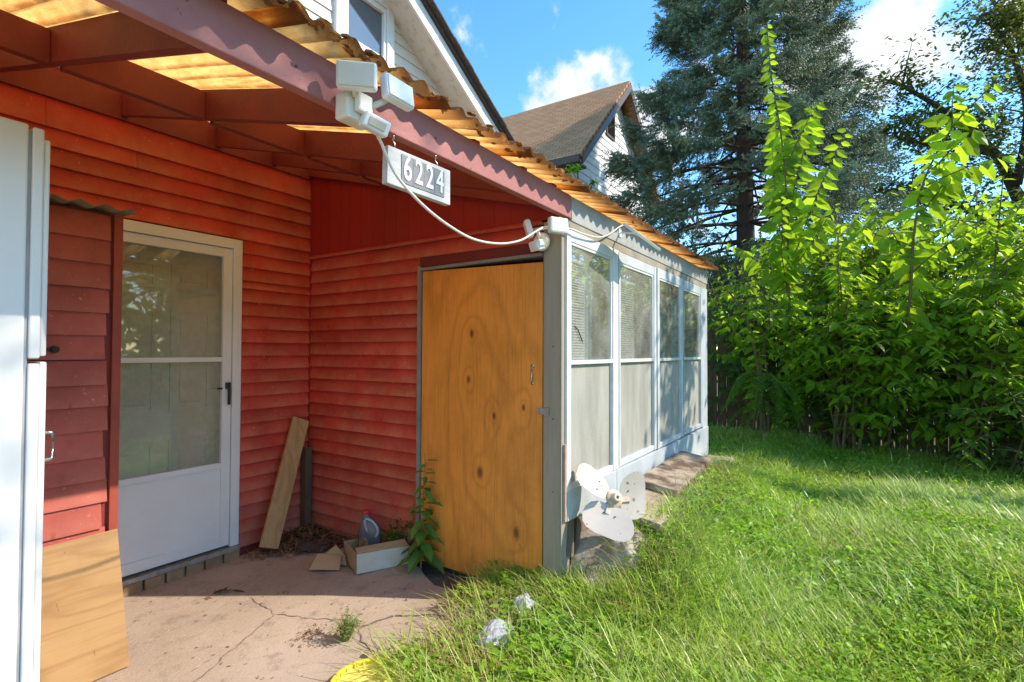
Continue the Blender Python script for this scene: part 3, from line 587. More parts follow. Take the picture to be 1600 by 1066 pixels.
# ================================================================== LEAN-TO ROOF over patio and porch
SLOPE = 0.265
def roof_z(y): return 2.285+SLOPE*(y-1.24)
roof = thing('patio_roof', 'sloping amber corrugated fibreglass roof on red painted rafters', 'roof', (0, 1.34, 2.2))
per = 0.1
def sheet(x0, x1, lift):
    nx = int((x1-x0)/per*8)+1; ny = 12; V = []
    e0 = 1.222+random.uniform(-.012, .012)
    for i in range(nx):
        x = x0+(x1-x0)*i/(nx-1)
        ph = 2*math.pi*x/per
        rag = 0.012*mnoise.noise(Vector((x*9, 0, 3)))+0.006*mnoise.noise(Vector((x*40, 1, 3)))
        for j in range(ny):
            y = (e0+rag) + (WY-0.004-e0-rag)*(j/(ny-1))**1.3
            amp = 0.0155*(1+0.35*mnoise.noise(Vector((x*6, y*2, 0))))
            sag = 0.008*mnoise.noise(Vector((x*2.2, y*1.5, 5)))-(0.012*mnoise.noise(Vector((x*5, 7, 1)))*(1 if j == 0 else 0.4 if j == 1 else 0))
            V.append((x, y, roof_z(y)+amp*math.sin(ph)+sag+lift))
    F = [(i*ny+j, (i+1)*ny+j, (i+1)*ny+j+1, i*ny+j+1) for i in range(nx-1) for j in range(ny-1)]
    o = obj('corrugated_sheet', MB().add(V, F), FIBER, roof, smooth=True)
xs = -1.0
i = 0
while xs < 5.9:
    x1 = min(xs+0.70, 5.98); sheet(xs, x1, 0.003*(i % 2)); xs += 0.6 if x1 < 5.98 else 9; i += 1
for i in range(190):    # crusted moss and rotted lip along the eave
    x = -0.6+i*0.0345+random.uniform(-.01, .01)
    if x > 5.95: break
moss = MB()
for i in range(170):
    x = random.uniform(-0.6, 5.95); y = 1.235+random.uniform(-.004, .09)
    moss.blob((x, y, roof_z(y)+0.0155*math.sin(2*math.pi*x/per)+0.006), (random.uniform(.008, .03), random.uniform(.006, .02), random.uniform(.003, .008)), i, 0.5, 6, 4)
obj('roof_crust', moss, surf('rusty_lichen_crust', (0.42, 0.20, 0.06), (0.26, 0.12, 0.04), 20, 0.95, 0.8, 60), roof, kind='stuff')
RT = 0.02       # rafters stop this far under the sheet's mid line
def rafter(x, y0=1.376, y1=WY-0.024, hgt=0.14, th=0.038):
    a = Vector((x-th/2, y0, roof_z(y0)-RT)); b = Vector((x-th/2, y1, roof_z(y1)-RT))
    obj('rafter', MB().prism([a, b, b-Vector((0, 0, hgt)), a-Vector((0, 0, hgt))], (th, 0, 0)), REDBEAM, roof, bevel=0.002)
RX = [-0.45, 0.12, 0.705, 1.28, 1.82, 2.22]
for x in RX: rafter(x)
rafter(2.531, 1.376, WY-0.024, 0.14, 0.045)
for xa, xb in zip(RX, RX[1:]+[2.508]):
    zt = roof_z(2.58)-RT-0.012
    o = obj('blocking', MB().box(xa+0.02, 2.58, zt-0.134, xb-0.02, 2.618, zt), REDBEAM, roof, bevel=0.002)
fas = obj('fascia', MB().box(-1.0, 1.336, 2.130, 2.655, 1.375, 2.262), FASCIA, roof, bevel=0.004, label='faded pinkish red fascia board along the roof edge')
hd = obj('header', MB().box(2.657, 1.334, 2.116, 5.95, 1.374, 2.258), GREYPAINT, roof, bevel=0.004, label='weathered grey header board over the porch windows')
for x in (0.9, 1.5, 2.1): obj('nail_head', MB().lathe([(.004, 0), (.004, .002)], (x, 1.336, 2.19), 8, (0, -1, 0)), DARKMETAL, fas)

# ================================================================== ENCLOSED PORCH
FX = 2.556; FY = 1.336; EX = 5.93
porch = thing('enclosed_porch', 'enclosed porch with red front wall and a row of pale blue framed windows', 'porch', (FX, FY, 0))
fwall = obj('front_wall', MB().box(FX, 2.40, -0.05, FX+0.09, WY-0.001, 2.10).box(FX, FY+0.13, 1.93, FX+0.09, 2.40, 2.10), REDBEAM, porch)
zz = 2.085; i = 0
while zz > 0.02:
    h = 0.0925; lo = zz-h
    if lo < 0.0: lo = 0.0
    y0 = WY-0.003
    y1 = 2.398 if lo < 1.925 else 1.47
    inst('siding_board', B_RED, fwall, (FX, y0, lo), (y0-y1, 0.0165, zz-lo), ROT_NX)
    zz = lo
obj('trim_board', MB().prism([(FX-0.024, 0, 2.086), (FX-0.001, 0, 2.086), (FX-0.001, 0, 2.128), (FX-0.024, 0, 2.122)][::1], (0, 1, 0)), REDBEAM, None).name
_t = bpy.data.objects['trim_board']; bpy.data.objects.remove(_t)
obj('trim_board', MB().box(FX-0.026, 1.46, 2.088, FX-0.0005, WY-0.004, 2.112), RED, fwall, bevel=0.002)
# dark red grooved boards up to the rafter
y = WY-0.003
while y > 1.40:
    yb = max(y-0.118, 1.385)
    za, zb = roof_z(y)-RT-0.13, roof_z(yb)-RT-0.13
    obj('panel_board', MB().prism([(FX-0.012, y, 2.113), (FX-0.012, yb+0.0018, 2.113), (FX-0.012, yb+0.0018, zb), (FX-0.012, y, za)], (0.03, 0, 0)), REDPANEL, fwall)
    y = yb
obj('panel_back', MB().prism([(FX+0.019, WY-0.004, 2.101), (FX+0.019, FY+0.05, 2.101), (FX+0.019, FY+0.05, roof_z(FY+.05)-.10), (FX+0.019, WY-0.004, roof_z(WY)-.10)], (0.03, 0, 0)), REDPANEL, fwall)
# door opening: trim, plywood door, post
dfm = obj('door_frame', MB().box(FX-0.030, 2.376, 0.0, FX-0.018, 2.402, 1.93).box(FX-0.018, 2.376, 0.0, FX+0.09, 2.399, 1.915), TRIMGREY, porch, bevel=0.002)
obj('head_trim', MB().prism([(FX-0.030, 2.376, 1.901), (FX-0.030, 1.458, 1.909), (FX-0.030, 1.458, 1.927), (FX-0.030, 2.376, 1.919)], (0.1, 0, 0)), TRIMGREY, dfm)
obj('dark_void', MB().box(FX+0.12, 1.47, 0.0, FX+0.14, 2.37, 1.93), BLACK, dfm)
door = obj('plywood_door', MB().prism([(FX-0.016, 2.371, 0.012), (FX-0.016, 1.460, 0.016), (FX-0.016, 1.457, 1.876), (FX-0.016, 2.366, 1.897)], (0.019, 0, 0)), PLYDOOR, porch, bevel=0.0015, label='orange varnished plywood door with knots and a small metal pull')
def yz(px_y, px_z): return px_y, px_z
obj('door_pull', MB().tube([(FX-.018, 1.521, 1.285), (FX-.030, 1.521, 1.278), (FX-.034, 1.521, 1.243), (FX-.030, 1.521, 1.205), (FX-.018, 1.521, 1.198)], .0055, 6).obox((FX-.018, 1.521, 1.290), (.002, 0, 0), (0, .008, 0), (0, 0, .010)).obox((FX-.018, 1.521, 1.193), (.002, 0, 0), (0, .008, 0), (0, 0, .010)), CHROME, door, smooth=True)
obj('scratch', MB().prism([(FX-.0165, 1.842, 1.885), (FX-.0165, 1.838, 1.885), (FX-.0165, 1.775, 1.66), (FX-.0165, 1.7765, 1.66)], (.0005, 0, 0)), surf('pale_scratch', (0.62, 0.45, 0.30), (0.75, 0.28, 0.05), 90, 0.7, lo=.45, hi=.55), door)
obj('hasp', MB().obox((FX-.020, 1.455, 1.038), (.003, 0, 0), (0, .030, 0), (0, 0, .018)).obox((FX-.026, 1.483, 1.040), (.006, 0, 0), (0, .009, 0), (0, 0, .009)).obox((FX-.023, 1.425, 1.038), (.004, 0, 0), (0, .012, 0), (0, 0, .022)), GALV, door, bevel=0.002)
post = obj('corner_post', MB().box(FX-0.012, FY+0.004, -0.03, FX+0.085, 1.455, 2.10).box(FX-0.016, FY+0.012, -0.03, FX-0.0125, 1.448, 1.93), POSTGREY, porch, bevel=0.004)
for z in (0.6, 1.0, 1.4): obj('nail_head', MB().lathe([(.004, 0), (.004, .003)], (FX-.016, 1.39, z), 8, (-1, 0, 0)), DARKMETAL, post)
# foundation, floor, inside walls
lb_ = MB(); nX, nP = 110, 6
for i in range(nX+1):
    x = 2.62+3.2*i/nX; prof_ = [(1.30, -.05), (0.97, -.05), (0.985, .12), (1.0, .25), (1.03, .325), (1.36, .335)]
    for y_, z_ in prof_:
        k_ = .05*mnoise.fractal(Vector((x*5, y_*7, z_*7)), 1.0, 2.0, 4); en = max(0., min(1., (x-2.62)/.30))**.5; lb_.v.append((x, y_+k_+(1-en)*.18*(1.36-y_)/.39, (z_-.05*max(0, x-4.5))*(.25+.75*en)+k_*.8))
lb_.f = [(i*nP+k, (i+1)*nP+k, (i+1)*nP+k+1, i*nP+k+1) for i in range(nX) for k in range(nP-1)]+[tuple(range(nP-1, -1, -1)), tuple(range(nX*nP, nX*nP+nP))]
obj('ledge', lb_, ROCK, porch, smooth=True)
fnd = obj('foundation', MB().box(FX+0.2, FY+0.10, -0.05, EX, FY+0.3, 0.46), ROCK, porch)
obj('porch_floor', MB().box(FX+0.145, FY+0.05, 0.40, EX, WY-0.001, 0.455), INTERIOR, porch)
obj('inside_wall', MB().box(FX+0.145, WY-0.03, 0.455, EX-.05, WY-0.002, 2.8), INTERIOR, porch)
obj('end_wall', MB().prism([(EX-0.045, FY+0.04, -0.05), (EX-0.045, WY-0.002, -0.05), (EX-0.045, WY-0.002, roof_z(WY)-.03), (EX-0.045, FY+0.04, roof_z(FY+.04)-.03)], (0.05, 0, 0)), FRAMEBLUE, porch)
# rail under the header and apron boards below the windows
obj('head_rail', MB().box(FX+0.075, FY+0.004, 2.062, EX, FY+0.05, 2.115), POSTGREY, porch, bevel=0.003)
ap = MB(); ap.prism([(FX+.03, FY-0.014, 0.435), (3.30, FY-0.014, 0.405), (3.30, FY-0.014, 0.585), (FX+.03, FY-0.014, 0.60)][::1], (0, 0.03, 0))
obj('apron_board', ap, FRAMEBLUE, porch, bevel=0.004)
ap = MB(); ap.prism([(3.304, FY-0.014, 0.40), (4.62, FY-0.014, 0.36), (4.62, FY-0.014, 0.575), (3.304, FY-0.014, 0.585)], (0, 0.03, 0)); obj('apron_board', ap, FRAMEBLUE, porch, bevel=0.004)
ap = MB(); ap.prism([(4.624, FY-0.012, 0.30), (EX, FY-0.012, 0.26), (EX, FY-0.012, 0.57), (4.624, FY-0.012, 0.575)], (0, 0.03, 0)); obj('apron_board', ap, FRAMEBLUE, porch, bevel=0.004)
# end post and the four window units
obj('end_post', MB().box(EX-0.21, FY-0.002, 0.30, EX+0.004, FY+0.05, 2.06), FRAMEBLUE, porch, bevel=0.003)
obj('split_batten', MB().box(FX+0.004, FY-0.012, 0.44, FX+0.024, FY+0.003, 0.86), surf('bare_pinkish_wood', (0.50, 0.36, 0.28), (0.38, 0.25, 0.18), 20, 0.8, 0.4, 50), porch)
units = [(FX+0.028, 3.345), (3.349, 4.183), (4.187, 4.945), (4.949, 5.718)]
for i, (x0, x1) in enumerate(units):
    m1 = 0.055 if i else 0.052; m2 = 0.055
    jog = 0.004*((i % 2)*2-1)
    y0, y1 = FY-0.006+jog, FY+0.036
    g0, g1 = x0+m1, x1-m2-(0.04 if i == 0 else 0.0)
    z0, z1, zm = 0.627, 1.995-(i*0.006), 1.322
    fr = MB().box(x0, y0, 0.588, g0, y1, 2.060).box(g1, y0, 0.588, x1, y1, 2.060).box(g0, y0+.003, z1, g1, y1, 2.060).box(g0, y0+.003, 0.588, g1, y1, z0)
    fo = obj('window_unit', fr, FRAMEBLUE if i == 3 else FRAMEWHITE if i == 0 else surf('frame_paint_%d' % i, (0.62, 0.63, 0.62), (0.44, 0.46, 0.46), 4, 0.5, 0.15, 50, speck=((0.22, 0.2, 0.18), 28, 0.72)), porch, bevel=0.003)
    obj('sash_frame', MB().box(g0, y0+.008, zm, g0+.018, y0+.028, z1).box(g1-.018, y0+.008, zm, g1, y0+.028, z1).box(g0+.018, y0+.008, z1-.016, g1-.018, y0+.028, z1).box(g0, y0+.002, zm-.024, g1, y0+.034, zm), FRAMEWHITE, fo, bevel=0.002)
    obj('glass', MB().box(g0+.018, y0+.016, zm, g1-.018, y0+.019, z1-.016), GLASSP, fo)
    obj('screen', MB().box(g0, y0+.026, z0, g1, y0+.029, zm-.024), SCREEN, fo)
    if i < 3: obj('stop_bead', MB().box(x1+.001, y0-.001, 0.60, x1+.004, y1, 2.05), BLACK, fo)
# what hangs inside: blinds and curtains
def curtain(x0, x1, m, z0=0.5, z1=1.99, y=FY+0.14, name='curtain', label=None):
    V = []; n = 30
    for k in range(n+1):
        x = x0+(x1-x0)*k/n; yy = y+0.018*math.sin(k*1.35)+0.01*math.sin(k*0.4)
        V += [(x, yy, z0), (x, yy, z1)]
    V += [(v[0], v[1]+0.004, v[2]) for v in V]
    nn = 2*(n+1)
    F = [(2*k, 2*k+2, 2*k+3, 2*k+1) for k in range(n)]+[(nn+2*k+1, nn+2*k+3, nn+2*k+2, nn+2*k) for k in range(n)]
    return obj(name, MB().add(V, F), m, None, loc=((x0+x1)/2, y, z0), smooth=True, label=label, cat='curtain')
def blind(x0, x1, z0, z1, label):
    t = thing('mini_blind', label, 'blind', ((x0+x1)/2, FY+0.07, z1))
    s = MB(); z = z0
    while z < z1-0.02:
        s.obox(((x0+x1)/2, FY+0.075, z), ((x1-x0)/2, 0, 0), (0, 0.009, 0.0075), (0, -.0003, 0.0004)); z += 0.0165
    obj('slat', s, BLIND, t, kind='stuff'); obj('head_box', MB().box(x0, FY+0.06, z1-.02, x1, FY+0.09, z1), BLIND, t)
blind(2.66, 2.98, 0.66, 1.93, 'white slatted mini blind behind the window nearest the plywood door')
blind(3.45, 3.86, 0.90, 1.90, 'white slatted mini blind behind the second window from the plywood door')
curtain(3.05, 3.20, CURTAIN, label='pale curtain strip behind the window nearest the plywood door')
curtain(4.27, 4.86, BROWNCURTAIN, 0.5, 1.90, label='brownish cloth hanging behind the third window from the plywood door')
curtain(5.05, 5.5, CURTAIN, 0.5, 1.9, label='pale curtain hanging behind the farthest porch window')
twig = obj('twig', MB().tube([(2.70, FY+.003, 1.52), (2.735, FY-.002, 1.50), (2.80, FY-.001, 1.43)], .004, 5), DARKMETAL, None, loc=(2.74, FY, 1.47), label='dark bent twig lying against the first porch window pane', cat='twig')

# ================================================================== CLOSET, REFRIGERATOR, PLYWOOD SHEET
CY = 2.85
cl = thing('storage_closet', 'red clapboard storage closet beside the storm door with a corrugated cap', 'closet', (0.6, CY, -0.02))
cb = obj('closet_wall', MB().box(-0.2, CY, -0.02, 1.0, CY+0.018, 1.995).box(0.988, CY+0.018, -0.02, 1.0, WY-0.06, 1.995), REDBEAM, cl)
zz = 1.99
while zz > 0.02:
    h = 0.107+random.uniform(-.008, .010); lo = max(zz-h, 0.0)
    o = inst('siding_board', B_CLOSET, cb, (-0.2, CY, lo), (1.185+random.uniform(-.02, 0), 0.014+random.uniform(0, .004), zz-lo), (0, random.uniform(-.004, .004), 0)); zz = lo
obj('corner_trim', MB().box(0.992, CY-0.020, -0.02, 1.027, CY+0.03, 1.995), surf('brick_red_trim', (0.34, 0.06, 0.035), (0.26, 0.05, 0.03), 8, 0.6, 0.2), cl, bevel=0.002)
obj('latch', MB().lathe([(.012, 0), (.016, .008), (.014, .022), (.006, .026)], (0.785, CY-.016, 1.374), 10, (0, -1, 0)).obox((0.765, CY-.020, 1.374), (.02, 0, 0), (0, .005, 0), (0, 0, .006)), BLACK, cl)
V = []; nx = 60
for k in range(nx+1):
    x = -0.2+1.26*k/nx
    for y in (CY-0.07, CY+0.2, CY+0.5): V.append((x, y, 2.012+0.010*math.sin(2*math.pi*x/0.092)+0.02*(y-CY)))
for v in list(V): V.append((v[0], v[1], v[2]+0.004))
n3 = 3*(nx+1)
F = [(3*k+j, 3*k+3+j, 3*k+4+j, 3*k+1+j) for k in range(nx) for j in (0, 1)]
F += [(n3+a, n3+b, n3+c, n3+d) for a, b, c, d in F]+[(3*k, n3+3*k, n3+3*k+3, 3*k+3) for k in range(nx)]
obj('corrugated_cap', MB().add(V, F), surf('dirty_fibreglass', (0.28, 0.21, 0.11), (0.2, 0.13, 0.07), 12, 0.8), cl, smooth=True)
# raw plywood leaning on it
obj('plywood_sheet', MB().prism([(0.1, 2.645, 0.0), (1.012, 2.645, 0.0), (1.018, 2.808, 0.56), (0.1, 2.808, 0.545)][::1], (0, 0.016, -0.005)), PLYSHEET, None, loc=(0.6, 2.65, 0), bevel=0.001,
    label='bare sheet of light plywood leaning against the foot of the red closet', cat='plywood')
# tall white refrigerator seen from its side
FRY = 2.05
fr = thing('refrigerator', 'tall white refrigerator seen from its side with a chrome handle', 'refrigerator', (0.2, FRY, 0))
obj('body', MB().box(-0.25, FRY, 0.04, 0.500, FRY+0.70, 2.045), FRIDGE, fr, bevel=0.006)
obj('gasket', MB().box(0.5005, FRY+0.008, 0.06, 0.5085, FRY+0.69, 2.03), surf('grey_gasket', (0.42, 0.43, 0.44), None, 8, 0.6), fr)
d1 = obj('door', MB().box(0.509, FRY-0.002, 1.345, 0.536, FRY+0.70, 2.04).box(0.5365, FRY+0.004, 1.352, 0.552, FRY+0.694, 2.012), FRIDGE, fr, bevel=0.005)
d2 = obj('door', MB().box(0.509, FRY-0.002, 0.06, 0.536, FRY+0.70, 1.330).box(0.5365, FRY+0.004, 0.07, 0.554, FRY+0.694, 1.335), FRIDGE, fr, bevel=0.005)
obj('handle', MB().tube([(.552, FRY+.03, 1.118), (.575, FRY+.03, 1.116), (.580, FRY+.03, 1.108), (.580, FRY+.03, 1.042), (.575, FRY+.03, 1.034), (.552, FRY+.03, 1.032)], .005, 8), CHROME, d2, smooth=True)
for x in (-0.2, 0.45):
    for y in (FRY+.05, FRY+.65): obj('foot', MB().lathe([(.02, 0), (.02, .04)], (x, y, 0), 10), BLACK, fr)

# ================================================================== THINGS ON THE WALL
def obx(c, n, w, h, d, upv=(0, 0, 1)):
    """box facing n with width w, height h, depth d"""
    n = Vector(n).normalized(); r = Vector(upv).cross(n).normalized(); u = n.cross(r)
    return Vector(c), r*(w/2), u*(h/2), n*(d/2)
L1 = thing('security_light', 'large cream security light with two lamp heads on the red fascia board', 'security light', (1.09, 1.335, 2.13), 'motion sensor security lights')
obj('mounting_box', MB().obox((1.085, 1.305, 2.125), (.052, 0, 0), (0, .030, 0), (0, 0, .042)).obox((1.085, 1.262, 2.135), (.030, 0, 0), (0, .012, 0), (0, 0, .030)), PLASTICW, L1, bevel=0.008)
h = obj('lamp_head', MB().obox(*obx((1.035, 1.235, 2.192), (-.72, -.66, -.12), .118, .080, .034)), PLASTICW2, L1, bevel=0.009)
c, r_, u_, d_ = obx((1.035, 1.235, 2.192), (-.72, -.66, -.12), .106, .068, .004); obj('lens', MB().obox(c+Vector((-.72, -.66, -.12)).normalized()*.0185, r_, u_, d_), LENS, h, bevel=0.002)
h = obj('lamp_head', MB().obox(*obx((1.190, 1.225, 2.205), (.02, -.98, .14), .122, .080, .034)), PLASTICW2, L1, bevel=0.009)
c, r_, u_, d_ = obx((1.190, 1.225, 2.205), (.02, -.98, .14), .110, .068, .004); obj('lens', MB().obox(c+Vector((.02, -.98, .14)).normalized()*.0185, r_, u_, d_), PLASTICW2, h, bevel=0.002)
obj('swivel_arm', MB().tube([(1.06, 1.27, 2.15), (1.045, 1.255, 2.175)], .010, 8), PLASTICW, L1, smooth=True)
obj('swivel_arm', MB().tube([(1.115, 1.27, 2.14), (1.15, 1.25, 2.165), (1.175, 1.243, 2.19)], .010, 8), PLASTICW, L1, smooth=True)
s_ = obj('motion_sensor', MB().obox(*obx((1.115, 1.245, 2.078), (-.35, -.90, -.25), .085, .048, .048, (0.25, 0, 1))), PLASTICW2, L1, bevel=0.006)
c, r_, u_, d_ = obx((1.115, 1.245, 2.078), (-.35, -.90, -.25), .055, .026, .004, (0.25, 0, 1)); obj('sensor_window', MB().obox(c+Vector((-.35, -.90, -.25)).normalized()*.0255, r_, u_, d_), LENS, s_, bevel=0.002)
L2 = thing('security_light', 'smaller white security light on the wall just above the plywood door corner', 'security light', (2.53, 1.45, 1.99), 'motion sensor security lights')
obj('mounting_plate', MB().lathe([(.052, 0), (.052, .012), (.040, .024)], (2.524, 1.452, 1.985), 20, (-1, 0, 0)), PLASTICW, L2, smooth=False, bevel=0.002)
obj('lamp_head', MB().obox(*obx((2.455, 1.500, 2.050), (-.55, .75, -.30), .085, .095, .036)), PLASTICW2, L2, bevel=0.010)
obj('lamp_head', MB().obox(*obx((2.455, 1.315, 2.045), (-.45, -.85, .05), .115, .085, .040)), PLASTICW2, L2, bevel=0.010)
obj('swivel_stem', MB().tube([(2.50, 1.455, 2.0), (2.475, 1.455, 2.045)], .011, 8), PLASTICW, L2, smooth=True)
obj('swivel_arm', MB().tube([(2.475, 1.50, 2.045), (2.475, 1.40, 2.05), (2.470, 1.36, 2.045)], .009, 8), PLASTICW, L2, smooth=True)
s_ = obj('motion_sensor', MB().obox(*obx((2.462, 1.452, 1.955), (-.85, .35, -.35), .070, .055, .055)), PLASTICW2, L2, bevel=0.007)
cabp = [(1.149, 2.06), (1.168, 2.04), (1.186, 2.012), (1.241, 1.951), (1.359, 1.889), (1.499, 1.845), (1.657, 1.821), (1.837, 1.835), (2.002, 1.878), (2.12, 1.935), (2.20, 1.975)]
def smooth_path(p, k=6):
    P = [Vector(a) for a in p]; out_ = []
    for i in range(len(P)-1):
        a, b, c, d = P[max(i-1, 0)], P[i], P[i+1], P[min(i+2, len(P)-1)]
        for j in range(k):
            t = j/k; out_.append(0.5*((2*b)+(c-a)*t+(2*a-5*b+4*c-d)*t*t+(3*b-a-3*c+d)*t**3))
    return out_+[P[-1]]
cb_ = [(x, 1.27-0.0*x, z) for x, z in cabp]+[(2.36, 1.36, 2.02), (2.45, 1.43, 2.03)]
obj('cable', MB().tube(smooth_path(cb_), .0052, 6), CABLE, None, loc=(1.66, 1.27, 1.82), smooth=True, label='white cable looping below the number sign between the two security lights', cat='cable')
cb2 = [(2.48, 1.32, 2.04), (2.585, 1.300, 2.050), (2.74, 1.30, 2.053), (2.949, 1.30, 2.073), (3.119, 1.30, 2.125), (3.272, 1.295, 2.201), (3.36, 1.29, 2.235)]
obj('cable', MB().tube(smooth_path(cb2), .0052, 6), CABLE, None, loc=(2.9, 1.30, 2.07), smooth=True, label='short white cable drooping along the grey header to the small solar panel', cat='cable')
sp = thing('solar_panel', 'small white framed solar panel hanging under the roof edge above the porch windows', 'solar panel', (3.25, 1.29, 2.2))
Q = [Vector(q_) for q_ in ((3.14, 1.205, 2.180), (3.56, 1.175, 2.128), (3.46, 1.085, 2.062), (3.05, 1.115, 2.113))]
pc = sum(Q, Vector())/4; pr = (Q[1]-Q[0])/2; pu = (Q[0]-Q[3])/2; pn = pr.cross(pu).normalized()
obj('panel', MB().obox(pc, pr*0.93, pu*0.88, pn*0.005), SOLAR, sp)
f_ = MB()
for s in (-1, 1): f_.obox(pc+pr*s, pr.normalized()*0.009, pu*1.10, pn*0.009); f_.obox(pc+pu*s, pr*0.96, pu.normalized()*0.008, pn*0.0088)
obj('frame', f_, PLASTICW2, sp, bevel=0.002)
obj('bracket', MB().tube([pc, pc+Vector((0.02, 0.07, 0.04)), (3.38, 1.333, 2.19)], .007, 6).obox((3.38, 1.330, 2.19), (.025, 0, 0), (0, .003, 0), (0, 0, .03)), PLASTICW2, sp)
# house number
sg = thing('house_number_sign', 'pale grey board with house number 6224 hanging from the red fascia', 'sign', (1.40, 1.33, 2.07))
sgb = obj('board', MB().prism([(1.237, 1.318, 1.942), (1.568, 1.318, 1.944), (1.567, 1.318, 2.080), (1.240, 1.318, 2.073)], (0, 0.026, 0)), SIGNBOARD, sg, bevel=0.002)
for i, ch in enumerate('6224'):
    x0 = 1.302+i*0.0572
    t = obj('number_plate', MB().obox((x0+.028, 1.3165, 2.012+i*.0006), (.0279, 0, 0), (0, .0012, 0), (0, 0, .050)), SIGNTILE, sg)
    cu = bpy.data.curves.new('digit', 'FONT'); cu.body = ch; cu.size = 0.122; cu.extrude = 0.0012; cu.offset = 0.0016; cu.align_x = 'CENTER'; cu.align_y = 'CENTER'
    tmp = bpy.data.objects.new('digit_tmp', cu); COL.objects.link(tmp); bpy.context.view_layer.update()
    me = bpy.data.meshes.new_from_object(tmp.evaluated_get(bpy.context.evaluated_depsgraph_get())); bpy.data.objects.remove(tmp)
    me.materials.clear(); me.materials.append(DIGITW)
    o = bpy.data.objects.new('digit', me); COL.objects.link(o); o.parent = t; o.location = Vector((x0+.028, 1.3138, 2.014+i*.0006))-WL[t.name]; o.rotation_euler = (rad(90), 0, 0); o.scale = (0.70, 1.0, 1.0); WL[o.name] = Vector((x0, 1.31, 2.0))
for x in (1.283, 1.503):
    obj('hook', MB().tube([(x, 1.330, 2.076), (x, 1.330, 2.092), (x-.006, 1.333, 2.100), (x-.004, 1.338, 2.110), (x+.005, 1.341, 2.115), (x+.006, 1.343, 2.126), (x, 1.345, 2.133)], .0022, 5), CHROME, sg, smooth=True)

# ================================================================== THINGS ON THE PATIO
bd = MB(); a, b = Vector((2.10, 3.36, 0.0)), Vector((2.445, 3.515, 0.835)); ax = (b-a).normalized(); wv = Vector((1, 0, 0)); wv = (wv-wv.dot(ax)*ax).normalized(); tv = ax.cross(wv)
bd.obox((a+b)/2+Vector((0, 0, 0.02)), wv*0.067, tv*0.012, ax*((b-a).length/2))
obj('wooden_board', bd, LEANWOOD, None, loc=(2.10, 3.36, 0), bevel=0.002, label='light pine board leaning into the corner between the red walls', cat='board')
st = MB(); st.box(2.462, 3.475, 0.0, 2.515, 3.479, 0.640).box(2.462, 3.479, 0.0, 2.466, 3.525, 0.640).box(2.511, 3.479, 0.0, 2.515, 3.525, 0.640)
obj('metal_post', st, DARKMETAL, None, loc=(2.49, 3.5, 0), label='short dark metal channel standing upright in the corner behind the pine board', cat='metal post')
# leaf litter in the corner
n = 1500; ang = RNG.uniform(0, 1, n); P = np.stack([2.53-RNG.beta(1.1, 2.6, n)*0.62, 3.52-RNG.beta(1.1, 2.2, n)*0.72, np.zeros(n)], 1)
dist = (2.55-P[:, 0])+(3.56-P[:, 1]); keep = dist < 0.72; P = P[keep]; dist = dist[keep]; n = len(P)
P[:, 2] = 0.006+np.clip(0.06-0.07*dist, 0, 1)*RNG.uniform(0.2, 1, n)-0.05*np.clip((P[:, 1]-2.5)/1.06, 0, 1)*np.clip((2.5-P[:, 0])/.5, 0, 1)
V, F = stamp(P, rvec(n)*[1, 1, .25], rvec(n)*[.4, .4, .2]+[0, 0, 1], RNG.uniform(.018, .055, n), wide=0.8)
npmesh('leaf_litter', V, F, LITTER, kind='stuff', label='heap of dry brown leaf litter in the corner of the red walls', cat='leaf litter')
pm = MB()
for i in range(7): pm.blob((2.50-.1*random.random()*i*.5, 3.46-.06*i, -0.004), (.10, .09, .026), i, 0.3)
obj('dirt_heap', pm, SOIL, None, smooth=True, kind='stuff')
# cardboard box lying open
bx = thing('cardboard_box', 'open shallow whitish cardboard box lying by the red wall holding a jug', 'box', (2.32, 2.62, 0))
nA = Vector((2.177, 2.556, 0)); nB = Vector((2.475, 2.405, 0)); nC = Vector((2.30, 2.83, 0)); nD = nB+(nC-nA)
def panel(a, b, za, zb, m, name, th=0.005, lean=Vector((0, 0, 0))):
    d = (b-a).normalized(); nn = Vector((-d.y, d.x, 0))*th
    return obj(name, MB().prism([a+Vector((0, 0, 0.004)), b+Vector((0, 0, 0.004)), b+Vector((0, 0, zb))+lean, a+Vector((0, 0, za))+lean], nn), m, bx)
panel(nA, nB, 0.125, 0.118, CARDW, 'side_panel'); panel(nC, nA, 0.115, 0.125, CARD, 'side_panel'); panel(nD, nC, 0.115, 0.115, CARD, 'side_panel'); panel(nB, nD, 0.118, 0.115, CARDW, 'side_panel')
obj('base', MB().prism([nA+Vector((.005, .005, .003)), nB+Vector((-.005, .005, .003)), nD+Vector((-.005, -.005, .003)), nC+Vector((.005, -.005, .003))], (0, 0, .004)), CARD, bx)
fl = nA+Vector((0, 0, 0.127)); gl = nC+Vector((0, 0, 0.117)); mid = fl.lerp(gl, 0.75)
obj('flap', MB().prism([fl, mid, mid+Vector((-.045, -.01, .048)), fl+Vector((-.05, .01, .062))], (0.003, 0.003, 0.002)), CARD, bx)
e = nA+Vector((.004, .006, .127)); g = nB+Vector((-.004, .006, .120))
obj('flap', MB().prism([e, g, g+Vector((.02, .055, .022)), e+Vector((.03, .05, .012))], (0, 0, 0.004)), CARD, bx)
obj('torn_cardboard', MB().prism([(2.13, 2.93, 0.002), (2.235, 2.72, 0.002), (2.255, 2.76, 0.05), (2.24, 2.83, 0.105), (2.19, 2.86, 0.06)], (0.006, 0.012, 0.002)).prism([(2.06, 2.86, 0.003), (2.16, 2.70, 0.003), (2.22, 2.76, 0.055), (2.15, 2.90, 0.06)], (0.004, 0.0, 0.005)), CARD, None, loc=(2.15, 2.8, 0),
    label='torn brown cardboard scrap on the patio left of the whitish box', cat='cardboard')
